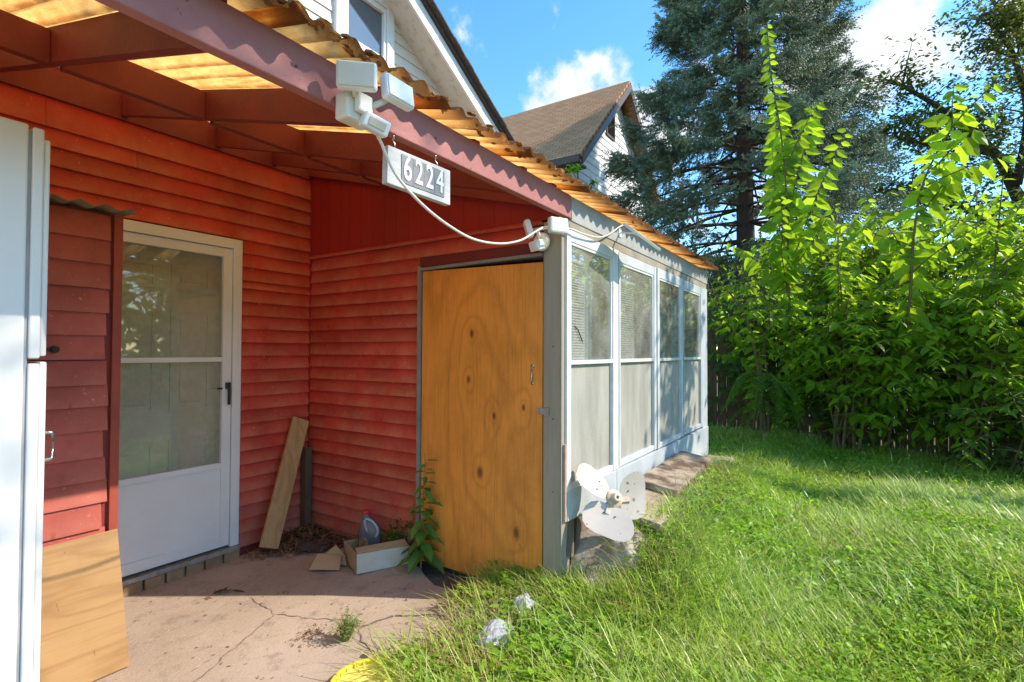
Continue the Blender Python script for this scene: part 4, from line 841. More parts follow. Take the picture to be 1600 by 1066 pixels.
# jug
jg = thing('oil_jug', 'smoky grey plastic jug with red cap standing in the cardboard box', 'jug', (2.41, 2.70, 0.008))
jb = MB(); jc = Vector((2.41, 2.70, 0.010)); jx = Vector((0.547, -0.837, 0)); jy = Vector((0.837, 0.547, 0))
def ring(zv, w, d, off): return [jc+jx*(off+w*math.copysign(abs(math.cos(t))**0.55, math.cos(t)))+jy*(d*math.copysign(abs(math.sin(t))**0.55, math.sin(t)))+Vector((0, 0, zv)) for t in [2*math.pi*k/20 for k in range(20)]]
rows = [ring(0, .056, .036, 0), ring(.004, .060, .039, 0), ring(.11, .060, .039, 0), ring(.15, .058, .037, 0), ring(.185, .046, .030, -.008), ring(.215, .030, .024, -.018), ring(.232, .018, .018, -.022), ring(.245, .017, .017, -.022)]
V = [p for r in rows for p in r]; F = [(i*20+k, i*20+(k+1) % 20, (i+1)*20+(k+1) % 20, (i+1)*20+k) for i in range(len(rows)-1) for k in range(20)]+[tuple(range(19, -1, -1)), tuple(range(140, 160))]
body = obj('body', MB().add(V, F), JUGM, jg, smooth=True)
obj('cap', MB().lathe([(.020, 0), (.021, .003), (.021, .017), (.018, .021)], jc+jx*-.022+Vector((0, 0, .243)), 16), REDCAP, jg)
hp = [jc+jx*a_-jy*.030+Vector((0, 0, b_)) for a_, b_ in [(-.020, .215), (-.018, .185), (.000, .140), (.026, .120), (.044, .135), (.046, .165), (.030, .195), (.006, .217), (-.020, .222)]]
obj('handle', MB().tube(smooth_path(hp, 4), .0075, 6), surf('grey_clear_plastic', (0.38, 0.38, 0.39), (0.3, 0.3, 0.31), 10, 0.3), jg, smooth=True)
obj('label', MB().prism([jc+jx*-.052-jy*.0402+Vector((0, 0, .030)), jc+jx*.014-jy*.0402+Vector((0, 0, .030)), jc+jx*-.008-jy*.0402+Vector((0, 0, .118)), jc+jx*-.045-jy*.0402+Vector((0, 0, .118))], jy*0.001), JUGL, jg)
jg.scale = (1.25, 1.25, 1.15)
# lid
lid = thing('bucket_lid', 'round yellow plastic bucket lid lying on the patio at the bottom edge', 'lid', (1.49, 1.665, 0.004))
obj('disc', MB().lathe([(.150, 0), (.150, .010), (.118, .010), (.112, .008), (.08, .008), (.078, .011), (.05, .011), (.048, .008), (.001, .008)], (1.49, 1.665, .004), 48), YELLOWIN, lid)
rim = obj('rim', MB().lathe([(.142, .0105), (.142, .022), (.147, .026), (.156, .026), (.160, .022), (.160, 0.001), (.1505, 0.001), (.1505, .0105), (.142, .0105)], (1.49, 1.665, .004), 48, None, False), YELLOW, lid, smooth=False, bevel=0.002)
for k in range(24):
    t = 2*math.pi*k/24; c = Vector((1.49+.139*math.cos(t), 1.665+.139*math.sin(t), .021))
    obj('rib', MB().obox(c, Vector((math.cos(t), math.sin(t), 0))*.003, Vector((-math.sin(t), math.cos(t), 0))*.0014, (0, 0, .006)), YELLOW, rim)
# fan blades
fan = thing('fan_rotor', 'beige three bladed fan propeller leaning against the pale blue apron board', 'fan', (2.79, 1.13, 0.35))
hc = Vector((2.79, 1.135, 0.545)); fn = Vector((-0.50, -0.75, 0.42)).normalized(); e1 = Vector((0, 0, 1)).cross(fn).normalized(); e2 = fn.cross(e1)
for j, a in enumerate((136, 236, 0)):
    t = rad(a); d = e1*math.cos(t)+e2*math.sin(t); s = fn.cross(d); tw = (0.42, 0.38, 0.40)[j]; wk = (0.62, 0.98, 0.90)[j]; rk = (0.90, 0.76, 0.74)[j]
    prof = []
    for u_, w0, w1 in ((.058, -.070, .070), (.09, -.112, .105), (.14, -.135, .130), (.20, -.138, .140), (.250, -.126, .132), (.278, -.098, .108), (.292, -.050, .060)):
        prof.append((u_*rk, w0*wk, w1*wk))
    V = []; m = 6
    for u_, w0, w1 in prof:
        for k in range(m+1):
            wv_ = w0+(w1-w0)*k/m; V.append(hc+d*u_+s*wv_+fn*(wv_*tw-0.012*math.cos(wv_*12)+.012))
    n0 = len(V); V += [v-fn*0.0025 for v in V]; L = len(prof); F = []
    for i in range(L-1):
        for k in range(m): q_ = (i*(m+1)+k, i*(m+1)+k+1, (i+1)*(m+1)+k+1, (i+1)*(m+1)+k); F += [q_, tuple(n0+x for x in reversed(q_))]
    bl = obj('blade', MB().add(V, F), FANM, fan, smooth=True)
    bb = MB().obox(hc+d*0.055-fn*0.002, d*0.045, s*0.026, fn*0.003); obj('blade_arm', bb, FANHUB, fan, bevel=0.002)
    for uu, ww in ((.13*rk, .03), (.13*rk, -.03)): obj('rivet', MB().lathe([(.005, 0), (.004, .004)], hc+d*uu+s*ww+fn*(ww*tw+.002), 8, fn), DARKMETAL, bl)
hub = obj('hub', MB().lathe([(.046, -.012), (.050, -.004), (.050, .008), (.030, .016), (.022, .036), (.021, .040)], hc, 20, fn), FANHUB, fan, bevel=0.002)
obj('bore', MB().lathe([(.009, .0402), (.009, .0412)], hc, 12, fn), BLACK, hub)
# planks and stones beside the porch
pk = MB(); pk.prism([(3.52, 0.985, 0.405), (3.52, 1.268, 0.445), (4.72, 1.285, 0.455), (4.66, 1.02, 0.425)][::-1], (0, 0, 0.045))
obj('plank', pk, DIRTPLANK, None, loc=(4.1, 1.15, 0.42), bevel=0.004, label='upper short plank crusted with brown dirt below the porch windows', cat='plank')
pk = MB(); pk.prism([(2.98, 0.93, 0.345), (2.98, 1.19, 0.39), (4.90, 1.22, 0.395), (4.86, 0.97, 0.36)][::-1], (0, 0, 0.040))
obj('plank', pk, OLDPLANK, None, loc=(3.9, 1.1, 0.36), bevel=0.004, label='long weathered bare plank under the dirt covered one beside the porch', cat='plank')
for i, (c, r, lb) in enumerate([((2.74, 1.17, 0.02), (.21, .16, .18), 'lichen spotted stone block at the foot of the grey corner post'), ((2.88, 1.08, 0.20), (.17, .12, .16), 'pale rounded stone under the fan blades beside the porch'),
                            ((3.42, 1.03, 0.27), (.22, .13, .12), 'brown stone half sunk in grass below the fan'), ((2.60, 1.42, 0.06), (.10, .08, .10), 'small dark stone touching the bottom of the corner post')]):
    obj('stone', MB().blob(c, r, i+3, 0.22, 36, 24, 1.8), ROCK, None, loc=c, smooth=True, label=lb, cat='stone')
obj('rotten_sill', MB().prism([(2.60, 1.335, 0.24), (2.66, 1.32, 0.22), (2.68, 1.33, 0.43), (2.62, 1.34, 0.43)], (0, .04, 0)).prism([(2.70, 1.335, 0.18), (2.74, 1.33, 0.20), (2.80, 1.335, 0.42), (2.74, 1.34, 0.43)], (0, .03, 0)).box(2.60, 1.36, 0.0, 3.0, 1.42, 0.43), surf('rotten_wood', (0.22, 0.16, 0.11), (0.09, 0.06, 0.04), 14, 0.95, 0.9, 40, stretch=(1, 1, .2)), None, loc=(2.7, 1.34, 0.2), label='rotten splintered sill timber under the apron board beside the corner post', cat='timber')
# crumpled bags
for i, (c, r, lb) in enumerate([((1.985, 1.38, 0.050), (.105, .08, .07), 'larger crumpled clear plastic bag in the grass nearest the yellow lid'), ((2.27, 1.40, 0.055), (.075, .06, .075), 'smaller crumpled clear plastic bag in the grass nearer the plywood door')]):
    o = obj('plastic_bag', MB().blob(c, r, i*3+20, 0.26, 34, 24, 1.7), BAG, None, loc=c, label=lb, cat='plastic bag')

# ================================================================== SMALL PLANTS
LEAFMESH = {}
def leaf_mesh(m, wide=1.0):
    key = (m.name, wide)
    if key not in LEAFMESH:
        me = bpy.data.meshes.new('leaf'); me.from_pydata([(a, b*wide, c) for a, b, c in LEAF_V.tolist()], [], LEAF_F.tolist()); me.update(); me.materials.append(m); LEAFMESH[key] = me
    return LEAFMESH[key]
def leaf_obj(parent, m, pos, d, nn, size, wide=1.0):
    d = Vector(d).normalized(); y = Vector(nn).cross(d).normalized(); z = d.cross(y)
    o = bpy.data.objects.new('leaf', leaf_mesh(m, wide)); COL.objects.link(o); o.parent = parent
    mm = Matrix((d, y, z)).transposed().to_4x4(); o.rotation_euler = mm.to_euler(); o.scale = (size,)*3; o.location = Vector(pos)-WL[parent.name]
    return o
tw = thing('tall_weed', 'tall green weed with long drooping leaves growing between box and plywood door', 'weed', (2.47, 2.30, -0.02))
stemp = [Vector((2.47, 2.30, -0.02)), Vector((2.465, 2.29, 0.2)), Vector((2.46, 2.275, 0.45)), Vector((2.462, 2.262, 0.73))]
obj('stem', MB().tube(smooth_path(stemp, 4), [.006]*6+[.005]*4+[.003]*3, 6), STEMG, tw, smooth=True)
for i in range(40):
    zz = 0.08+0.62*(i/40)**1.1; a = i*2.4; sz = 0.205*(1-0.72*(i/40))+random.uniform(-.02, .02)
    d = Vector((math.cos(a), math.sin(a), -0.75+random.uniform(-.3, .5)+0.5*(i/40)))
    leaf_obj(tw, WEEDLEAF, (2.466, 2.285-.03*(zz/.7), zz), d, (d.x*.6, d.y*.6, 1), sz, 0.85)
def weed_clump(name, label, c, r, h, n, m, size, tall=1.0, cat='weed'):
    t = thing(name, label, cat, c); c = np.array(c)
    sb = MB(); P = []; D = []
    for k in range(max(5, n//14)):
        a = random.uniform(0, 2*math.pi); rr = r*math.sqrt(random.random())
        tip = Vector(c)+Vector((rr*math.cos(a), rr*math.sin(a), h*random.uniform(.55, 1)))
        sb.tube([Vector(c)+Vector((0.15*rr*math.cos(a), 0.15*rr*math.sin(a), 0)), Vector(c).lerp(tip, .55)+Vector((0, 0, .02)), tip], [.0022, .0018, .001], 4)
        for q_ in range(14):
            f = random.uniform(.25, 1); p = Vector(c).lerp(tip, f); P.append(p+Vector((random.gauss(0, .012), random.gauss(0, .012), random.gauss(0, .008)))); b = random.uniform(0, 6.28); D.append((math.cos(b), math.sin(b), random.uniform(-.3, .5)))
    obj('stem', sb, STEMG, t)
    P = np.array([tuple(p) for p in P]); D = np.array(D); n = len(P)
    V, F = stamp(P, D, rvec(n, .4)+[0, 0, 1], RNG.uniform(.6, 1.3, n)*size, wide=1.2); npmesh('foliage', V, F, m, t, kind='stuff')
    return t
weed_clump('crack_weed', 'small feathery green weed growing from a crack in the patio', (1.665, 2.02, 0.0), .072, .125, 560, leafmat('feathery_weed', (0.12, 0.20, 0.05), (0.20, 0.30, 0.09), (0.28, 0.42, 0.08), .35), .011)
weed_clump('corner_weed', 'ferny dark weed behind the cardboard box against the red wall', (2.50, 2.56, 0.0), .075, .26, 260, LEAFM, .030)
weed_clump('thin_weed', 'thin spindly weed beside the red wall above the box', (2.515, 2.46, 0.0), .05, .46, 90, LEAFD, .024)
weed_clump('grass_edge_weed', 'small leafy sprig standing in the grass before the plywood door foot', (2.40, 1.60, 0.0), .05, .20, 60, CLOVER, .030)
# loose leaf and dead twigs
for (c, d, lb) in (((2.45, 1.93, -0.008), (1, .4, .1), 'curled brown leaf lying at the foot of the plywood door'), ((1.60, 3.05, -0.02), (.8, -.5, .1), 'dry brown twig and leaf on the sunlit patio')):
    P = np.array(c)[None]+np.array([[.0, 0, .0], [.03, -.02, .004], [-.03, .015, .003], [.06, -.03, .005], [-.06, .02, .004], [.01, .03, .005]]); n = len(P)
    V, F = stamp(P, rvec(n, .3)+np.array(d), rvec(n, .5)+[0, 0, 1], RNG.uniform(.05, .10, n), wide=.6); npmesh('dead_leaf', V, F, LITTER, loc=c, label=lb, cat='dead leaf')
n = 260; P = np.stack([RNG.uniform(1.1, 2.45, n), RNG.uniform(1.75, 3.3, n), np.full(n, .004)], 1); P[:, 2] -= .05*np.clip((P[:, 1]-2.5)/1.06, 0, 1)
P = P[(RNG.random(n) < .55)]; n = len(P); V, F = stamp(P, rvec(n)*[1, 1, .1], rvec(n, .2)+[0, 0, 1], RNG.uniform(.006, .022, n), wide=.7); npmesh('patio_debris', V, F, LITTER, kind='stuff')
n = 130; P = np.array([1.60, 2.20, .004])+rvec(n, 1)*[.05, .035, 0]; P = np.concatenate([P, np.array([1.74, 2.09, .004])+rvec(60, 1)*[.03, .02, 0]]); n = len(P)
V, F = stamp(P, rvec(n)*[1, 1, .15], rvec(n, .3)+[0, 0, 1], RNG.uniform(.008, .03, n), wide=.35); npmesh('dry_moss', V, F, LITTER, kind='stuff')

# ================================================================== LAWN
def grass_ok(x, y):
    wob = 0.06*np.sin(x*9)+0.06*np.sin(x*23+1)+RNG.normal(0, .035, np.shape(x))-.02
    left = 1.62+wob-1.1*np.clip(1.62-x, 0, 2)-9*(x < .86)+0.25*np.clip(x-1.9, 0, .5)*(x < 2.54)
    lim = np.where(x < 2.56, left, np.where(x < 5.1, 1.02+0.04*np.sin(x*7), 1.28))
    lim = np.where(x > 5.95, 5.5, lim)
    return (y < lim) & (x < 8.62)
def blades(n, x0, x1, y0, y1, h0, h1, w0, lean=0.55, keepf=None):
    x = RNG.uniform(x0, x1, n); y = RNG.uniform(y0, y1, n); k = grass_ok(x, y)
    # keep what the frame can see and a margin round it
    u = x*fw.x+y*fw.y; r = x*rt.x+y*rt.y; k &= (u > 0.9) & (np.abs(r) < 1.12*u+0.5)
    if keepf is not None: k &= keepf(x, y)
    x, y = x[k], y[k]; n = len(x); z = lawn_z(x, y)-0.015
    clump = 0.5+0.5*np.sin(x*3.1+1.3*np.sin(y*2.2))*np.sin(y*2.7+np.sin(x*1.9))
    h = RNG.uniform(h0, h1, n)*(0.75+0.55*clump); az = RNG.normal(0, 1.25, n)+2.2+1.6*np.sin(x*1.1+y*.7+np.sin(y*1.9))
    ln = RNG.uniform(0.1, 1.0, n)*lean*2; bd = RNG.uniform(0.2, 1.0, n)*0.9
    dx, dy = np.cos(az), np.sin(az); wx, wy = -dy, dx; w = RNG.uniform(.6, 1.3, n)*w0
    rows = []
    for t, wf in ((0, 1.0), (.38, .9), (.72, .6)):
        ho = h*(ln*t*.55+bd*t*t*.7); zo = h*(t-bd*0.42*t*t-0.10*ln*t)
        cx, cy, cz = x+dx*ho, y+dy*ho, z+zo
        rows += [np.stack([cx+wx*w*wf, cy+wy*w*wf, cz], 1), np.stack([cx-wx*w*wf, cy-wy*w*wf, cz], 1)]
    ho = h*(ln*.55+bd*.7); zo = h*(1-bd*.42-.10*ln); rows.append(np.stack([x+dx*ho, y+dy*ho, z+zo], 1))
    V = np.stack(rows, 1).reshape(-1, 3); T = np.array([(0, 1, 3), (0, 3, 2), (2, 3, 5), (2, 5, 4), (4, 5, 6)])
    return V, (T[None]+(np.arange(n)*7)[:, None, None]).reshape(-1, 3)
def join(parts):
    off = 0; VV = []; FF = []
    for V, F in parts: VV.append(V); FF.append(F+off); off += len(V)
    return np.concatenate(VV), np.concatenate(FF)
V, F = join([blades(85000, 1.0, 4.2, -2.6, 1.9, .05, .13, .0030), blades(100000, 2.2, 6.2, -4.0, 1.3, .06, .15, .0040), blades(115000, 4.5, 8.7, -6.0, 4.5, .08, .20, .0055),
             blades(9000, 1.2, 6.0, -2.5, 1.8, .12, .26, .0038, .95)])
npmesh('grass', V, F, GRASS, kind='stuff', label='long uneven green lawn grass running to the fence', cat='grass')
V, F = join([blades(5000, 1.0, 6.0, -3, 1.9, .08, .22, .0026, .9), blades(5000, 3.5, 8.6, -5, 4.5, .10, .24, .004, .9), blades(2600, 2.5, 5.2, .75, 1.2, .12, .28, .0026, .9), blades(1500, 1.7, 2.7, 1.2, 1.9, .10, .24, .0026, 1.0)])
npmesh('dry_grass', V, F, DRYGRASS, kind='stuff')
GLINT = leafmat('glint_blade', (0.34, 0.48, 0.10), (0.62, 0.66, 0.30), (0.60, 0.80, 0.16), 0.38, 0.38, 0.5)  # pale colour paints in the glints of light on some blades
V, F = join([blades(8500, 1.0, 4.6, -2.8, 1.9, .10, .25, .0026, 1.0), blades(10000, 3.0, 6.6, -4.2, 1.2, .12, .26, .0038, 1.0), blades(10000, 5.0, 8.6, -6, 4.5, .13, .28, .0055, 1.0)])
npmesh('glint_grass', V, F, GLINT, kind='stuff')
V, F = join([blades(2200, 2.45, 3.4, .70, 1.06, .12, .26, .0034, .9), blades(2600, 3.4, 5.1, .80, 1.06, .05, .12, .0036, .9), blades(1400, 2.35, 2.60, .9, 1.75, .12, .26, .0030, .9)])
npmesh('ledge_grass', V, F, GRASS, kind='stuff')
def clover(n, x0, x1, y0, y1, s):
    x = RNG.uniform(x0, x1, n); y = RNG.uniform(y0, y1, n); k = grass_ok(x, y); u = x*fw.x+y*fw.y; r = x*rt.x+y*rt.y; k &= (u > 0.9) & (np.abs(r) < 1.12*u+0.5)
    cl_ = np.sin(x*2.3+2*np.sin(y*1.7))*np.sin(y*2.9-x)+RNG.normal(0, .45, n); k &= cl_ > -0.1
    x, y = x[k], y[k]; n = len(x); P = np.stack([x, y, lawn_z(x, y)+RNG.uniform(.03, .11, n)], 1)
    a = RNG.uniform(0, 6.28, n); D = np.stack([np.cos(a), np.sin(a), RNG.uniform(-.5, .35, n)], 1)
    return stamp(P, D, rvec(n, .45)+[0, 0, 1], RNG.uniform(.6, 1.4, n)*s, wide=1.25)
V, F = join([clover(62000, 1.0, 5.2, -3.0, 1.9, .026), clover(6500, 1.2, 2.6, 1.0, 1.9, .036), clover(54000, 3.5, 8.6, -5, 1.5, .037)])
npmesh('clover', V, F, CLOVER, kind='stuff')
# grass fringe on the ledge and patio edge
# ================================================================== FENCE
fence = thing('picket_fence', 'dark wooden picket fence half hidden by vines behind the lawn', 'fence', (8.7, 0, -0.05))
pm_ = MB().prism([(0, -.5, 0), (0, .5, 0), (0, .5, .965), (0, .3, 1), (0, -.3, 1), (0, -.5, .965)], (1, 0, 0)); pme = bpy.data.meshes.new('picket'); pme.from_pydata(pm_.v, [], pm_.f); pme.update(); pme.materials.append(PICKETM)
y = -4.6
while y < 5.4:
    wd = 0.128+random.uniform(-.003, .003)
    inst('picket', pme, fence, (8.69, y, -0.02+random.uniform(-.02, .02)), (0.018, wd, 2.03+random.uniform(-.03, .03)), (random.uniform(-.008, .008), 0, 0)); y += 0.1385+random.uniform(0, .004)
for z in (0.35, 1.0, 1.7): obj('rail', MB().box(8.71, -4.7, z, 8.748, 5.5, z+.085), PICKETM, fence)
for y in (-4.2, -1.8, 0.6, 3.0, 5.3): obj('fence_post', MB().box(8.75, y-.045, -.1, 8.84, y+.045, 1.95), PICKETM, fence)

# ================================================================== SHRUBS, SAPLINGS, VINES
def shoot_points(base, d0, L, droop, n=10):
    p = Vector(base); d = Vector(d0).normalized(); out_ = [p.copy()]; st_ = L/n
    for i in range(n):
        d = (d+Vector((random.gauss(0, .05), random.gauss(0, .05), -droop/n+random.gauss(0, .03)))).normalized(); p = p+d*st_; out_.append(p.copy())
    return out_
def shoot_leaves(pts, size, gap, hang, acc, start=.12, flag=False):
    """two ranks of alternate leaves along a shoot, each falling outward and down"""
    tot = 0; nxt = start*len(pts)*(pts[1]-pts[0]).length; side = 1
    L = sum((b-a).length for a, b in zip(pts, pts[1:]))
    for a, b in zip(pts, pts[1:]):
        seg = (b-a).length; d = (b-a)/seg
        while nxt < tot+seg:
            f = (nxt-tot)/seg; p = a.lerp(b, f); s = d.cross(Vector((0, 0, 1)))
            up_ = abs(d.z) > .6
            if up_: s = d.cross(Vector((0.95, 0.12, 0)))
            s.normalize(); side = -side
            ld = s*side*random.uniform(.7, 1.0)+d*random.uniform(.15, .6)-Vector((0, 0, hang*random.uniform(.5, 1.3)))+Vector((random.gauss(0, .2), random.gauss(0, .2), 0))
            nv = Vector((random.gauss(0, .3), random.gauss(0, .3), 1)) if not (flag and up_) else (d.cross(ld)*-side + Vector((random.gauss(0, .55), random.gauss(0, .55), .4)))
            acc.append((p, ld, nv, size*random.uniform(.6, 1.25)*(1-.55*(nxt/L)**3))); nxt += gap*random.uniform(.7, 1.3)
        tot += seg
def acc_mesh(acc, name, m, parent, wide=1.0):
    P = np.array([tuple(a[0]) for a in acc]); D = np.array([tuple(a[1]) for a in acc]); Nv = np.array([tuple(a[2]) for a in acc]); Sz = np.array([a[3] for a in acc])
    V, F = stamp(P, D, Nv, Sz, wide=wide); return npmesh(name, V, F, m, parent, kind='stuff')
def shrub(name, label, loc, h, rx, ry, nstem, nshoot, size, gap, m, hang=.5, up=.55, zmin=.15, group=None, cat='shrub', droop=.9, L=(.45, .95), dens=None):
    t = thing(name, label, cat, loc, group); loc = Vector(loc); st_ = MB(); acc = []; stems = []
    for k in range(nstem):
        a = random.uniform(0, 6.28); tip = loc+Vector((rx*.75*math.cos(a)*random.random()**.5, ry*.75*math.sin(a)*random.random()**.5, h*random.uniform(.65, .95)))
        q_ = [loc+Vector((random.uniform(-.1, .1), random.uniform(-.15, .15), 0)), loc.lerp(tip, .5)+Vector((random.gauss(0, .08), random.gauss(0, .08), .1*h)), tip]
        q_ = smooth_path(q_, 4); st_.tube(q_, [.022*(1-.75*i/(len(q_)-1)) for i in range(len(q_))], 5); stems.append(q_)
    for k in range(nshoot):
        q_ = random.choice(stems); f = random.uniform(zmin, 1); b = q_[min(int(f*(len(q_)-1)), len(q_)-1)]
        b = b+Vector((random.gauss(0, rx*.28), random.gauss(0, ry*.28), random.gauss(0, .1)))
        a = random.uniform(0, 6.28); d = Vector((math.cos(a)*rx, math.sin(a)*ry, up*max(rx, ry)*random.uniform(-.2, 1.4)))
        pts = shoot_points(b, d, random.uniform(*L), droop, 8); st_.tube(pts, [.005*(1-.8*i/8) for i in range(9)], 3, False); shoot_leaves(pts, size, gap, hang, acc)
    obj('stem', st_, STEM, t); acc_mesh(acc, 'foliage', m, t); return t
G = 'leafy volunteer shrubs along the fence'
shrub('leafy_shrub', 'bright sunlit leafy shrub in the middle of the fence line below the tall left shoot', (9.4, 0.35, 0), 3.6, .9, 1.0, 9, 260, .165, .075, LEAFB, .55, .5, .30, G)
shrub('leafy_shrub', 'bright sunlit leafy shrub around the foot of the bent right hand shoot', (9.4, -0.75, 0), 3.8, .9, .95, 9, 270, .16, .075, LEAFB, .55, .5, .30, G)
shrub('leafy_shrub', 'tall mid green shrub filling the right edge of the fence line', (9.5, -1.85, 0), 4.0, .95, .9, 9, 270, .165, .075, LEAFB, .5, .5, .18, G)
shrub('leafy_shrub', 'low bright shrub leaning past the far end of the porch', (8.25, 1.15, 0), 2.5, .5, .5, 6, 60, .135, .08, LEAFB, .5, .4, .75, G)
shrub('leafy_shrub', 'shrub rising behind the fence between the spruce and the bent shoot', (9.6, -0.1, 0), 4.0, 1.0, 1.2, 9, 340, .12, .08, LEAFM, .5, .5, .3, G)
shrub('leafy_shrub', 'shrub behind the fence in front of the dark limbed tree at right', (9.9, -2.2, 0), 4.2, 1.1, 1.3, 9, 380, .12, .08, LEAFB, .5, .5, .3, G)
shrub('leafy_shrub', 'shaded leafy shrub low at the right end of the fence', (8.0, -1.6, 0), 1.3, .55, .85, 6, 140, .115, .08, LEAFD, .4, .35, .1, G)
shrub('leafy_shrub', 'shrub behind the fence just beyond the far porch corner', (10.0, 1.7, 0), 3.4, 1.0, 1.1, 8, 240, .12, .08, LEAFM, .5, .5, .4, G)
shrub('leafy_shrub', 'head high bright shrub before the fence around the foot of the tall shoots', (8.1, 0.1, 0), 2.55, .6, 1.0, 9, 290, .175, .078, LEAFB, .55, .45, .35, G)
shrub('leafy_shrub', 'broad bright shrub before the fence toward the right edge', (8.15, -1.2, 0), 2.5, .6, .85, 9, 270, .17, .078, LEAFB, .55, .45, .3, G)
# creeper on the fence
vine = thing('fence_vine', 'mass of deep green creeper leaves hanging over the middle of the fence', 'vine', (8.5, 0, 0))
n = 7600; y = RNG.uniform(-2.6, 2.1, n); zt = RNG.uniform(0.02, 2.15, n); dens = 0.55+0.45*np.sin(y*2.6+1.7*np.sin(zt*2.2))*np.sin(zt*3.1+y)
low = np.clip((zt-.12)/.75, 0.10, 1.0)*np.where(y > .85, .38, 1.0); k = RNG.random(n) < (dens*.8+.25)*low
y, zt = y[k], zt[k]; n = len(y); bulge = .10+.22*(0.5+.5*np.sin(y*3.3+zt*1.3))*np.clip(zt, 0, 1); P = np.stack([8.66-RNG.uniform(.02, 1, n)*bulge, y, zt], 1)
D = np.stack([RNG.normal(-.35, .3, n), RNG.normal(0, .55, n), RNG.normal(-.75, .35, n)], 1); Nv = np.stack([RNG.normal(-.9, .3, n), RNG.normal(0, .35, n), RNG.normal(.55, .3, n)], 1)
V, F = stamp(P, D, Nv, RNG.uniform(.07, .145, n), wide=1.15); npmesh('foliage', V, F, LEAFD, vine, kind='stuff')
vs = MB()
for i in range(16):
    y0 = random.uniform(-2.5, 2.0); vs.tube(smooth_path([(8.66, y0, 0), (8.62, y0+random.gauss(0, .15), .6), (8.64, y0+random.gauss(0, .3), 1.3), (8.6, y0+random.gauss(0, .4), 2.05)], 4), .008, 4)
obj('stem', vs, STEM, vine)
# fern-like sapling with hanging pinnate fronds near the porch end
fs = thing('fern_leaved_sapling', 'sapling with hanging fern like fronds just beyond the porch corner', 'sapling', (7.5, 1.0, 0))
sb = MB(); acc = []
trunk = smooth_path([(7.5, 1.0, 0), (7.52, 1.02, .5), (7.5, .98, 1.05)], 4); sb.tube(trunk, [.02-.001*i for i in range(len(trunk))], 6)
for k in range(26):
    a = random.uniform(0, 6.28) if k > 8 else 2.2+k*.35; b = Vector((7.5, 1.0, random.uniform(.65, 1.1))); L = random.uniform(.45, .75)
    pts = shoot_points(b, (math.cos(a)*.8, math.sin(a), random.uniform(.2, .7)), L, 2.3, 12); sb.tube(pts, [.005*(1-.8*i/12) for i in range(13)], 4, False)
    L0 = sum((q2-q1).length for q1, q2 in zip(pts, pts[1:]))
    for i in range(2, 12):
        for hf in (0, .5):
            p = pts[i].lerp(pts[i+1] if i < 12 else pts[i], hf); d = (pts[min(i+1, 12)]-pts[i-1]).normalized(); s = d.cross(Vector((0, 0, 1))); s = s.normalized() if s.length > .1 else Vector((0, 1, 0))
            for sd_ in (1, -1): acc.append((p, s*sd_+d*.35-Vector((0, 0, .25)), Vector((random.gauss(0, .2), random.gauss(0, .2), 1)), .12*(1-.5*i/12)*random.uniform(.85, 1.1)))
obj('stem', sb, STEM, fs); acc_mesh(acc, 'foliage', LEAFM, fs, .62)
# the tall upright shoots: each big leaf its own part
def tall_shoot(label, path, side_shoots, size, gap, hang, m):
    t = thing('tall_sapling', label, 'sapling', path[0], 'tall thin saplings shooting up at the fence'); P = smooth_path(path, 6); sb = MB()
    sb.tube(P, [.020*(1-.85*i/(len(P)-1))+.002 for i in range(len(P))], 6); acc = []; shoot_leaves(P, size, gap, hang, acc, .22, True)
    for b, d, L in side_shoots:
        pts = shoot_points(b, d, L, .35, 9); sb.tube(pts, [.008*(1-.8*i/9)+.001 for i in range(10)], 4, False); shoot_leaves(pts, size*.95, gap, hang, acc, .1, True)
    obj('stem', sb, STEM, t)
    acc.sort(key=lambda a: -a[3])
    for p, d, nv, s in acc[:290]: leaf_obj(t, m, p, d, nv, s, .95)
    if len(acc) > 290: acc_mesh(acc[290:], 'foliage', m, t, 1.08)
tall_shoot('tall upright shoot with stacked bright leaves in front of the blue spruce', [(8.5, .62, 0), (8.25, .70, 1.3), (8.0, .73, 2.2), (8.0, .74, 3.3), (8.0, .80, 4.3), (8.0, .93, 5.3), (8.0, .97, 6.0)],
    [((8.0, .73, 2.5), (0, -.25, 1), 1.9), ((8.0, .73, 3.2), (-.05, -.22, 1), 1.7), ((8.0, .74, 2.7), (-.1, .28, 1), 1.5), ((8.0, .74, 3.0), (.1, .12, 1), 1.9), ((8.0, .76, 3.9), (0, -.3, 1), 1.0), ((8.0, .73, 2.3), (-.1, .75, .8), 1.0), ((8.0, .73, 2.4), (-.1, -.55, 1), 1.1), ((8.0, .75, 2.2), (-.2, .05, 1), 1.3)], .255, .046, 1.0, LEAFB)
tall_shoot('bent shoot with large hanging leaves leaning right in front of the dark limbed tree', [(8.45, -.35, 0), (8.0, -.48, 1.2), (7.65, -.56, 2.0), (7.6, -.60, 2.7), (7.6, -.70, 3.35), (7.6, -.98, 3.95), (7.6, -1.42, 4.42)],
    [((7.6, -.62, 2.9), (0, -.45, .75), 1.0), ((7.6, -.6, 2.6), (0, .75, .55), .9), ((7.6, -.72, 3.3), (0, -.9, .45), .85), ((7.6, -.58, 2.3), (-.1, -.6, .7), .9), ((7.6, -.95, 3.9), (.0, .05, 1), .5), ((7.6, -.58, 2.4), (.1, .35, .9), 1.0), ((7.6, -.8, 3.5), (-.2, -.5, .6), .7)], .27, .055, 1.1, LEAFB)
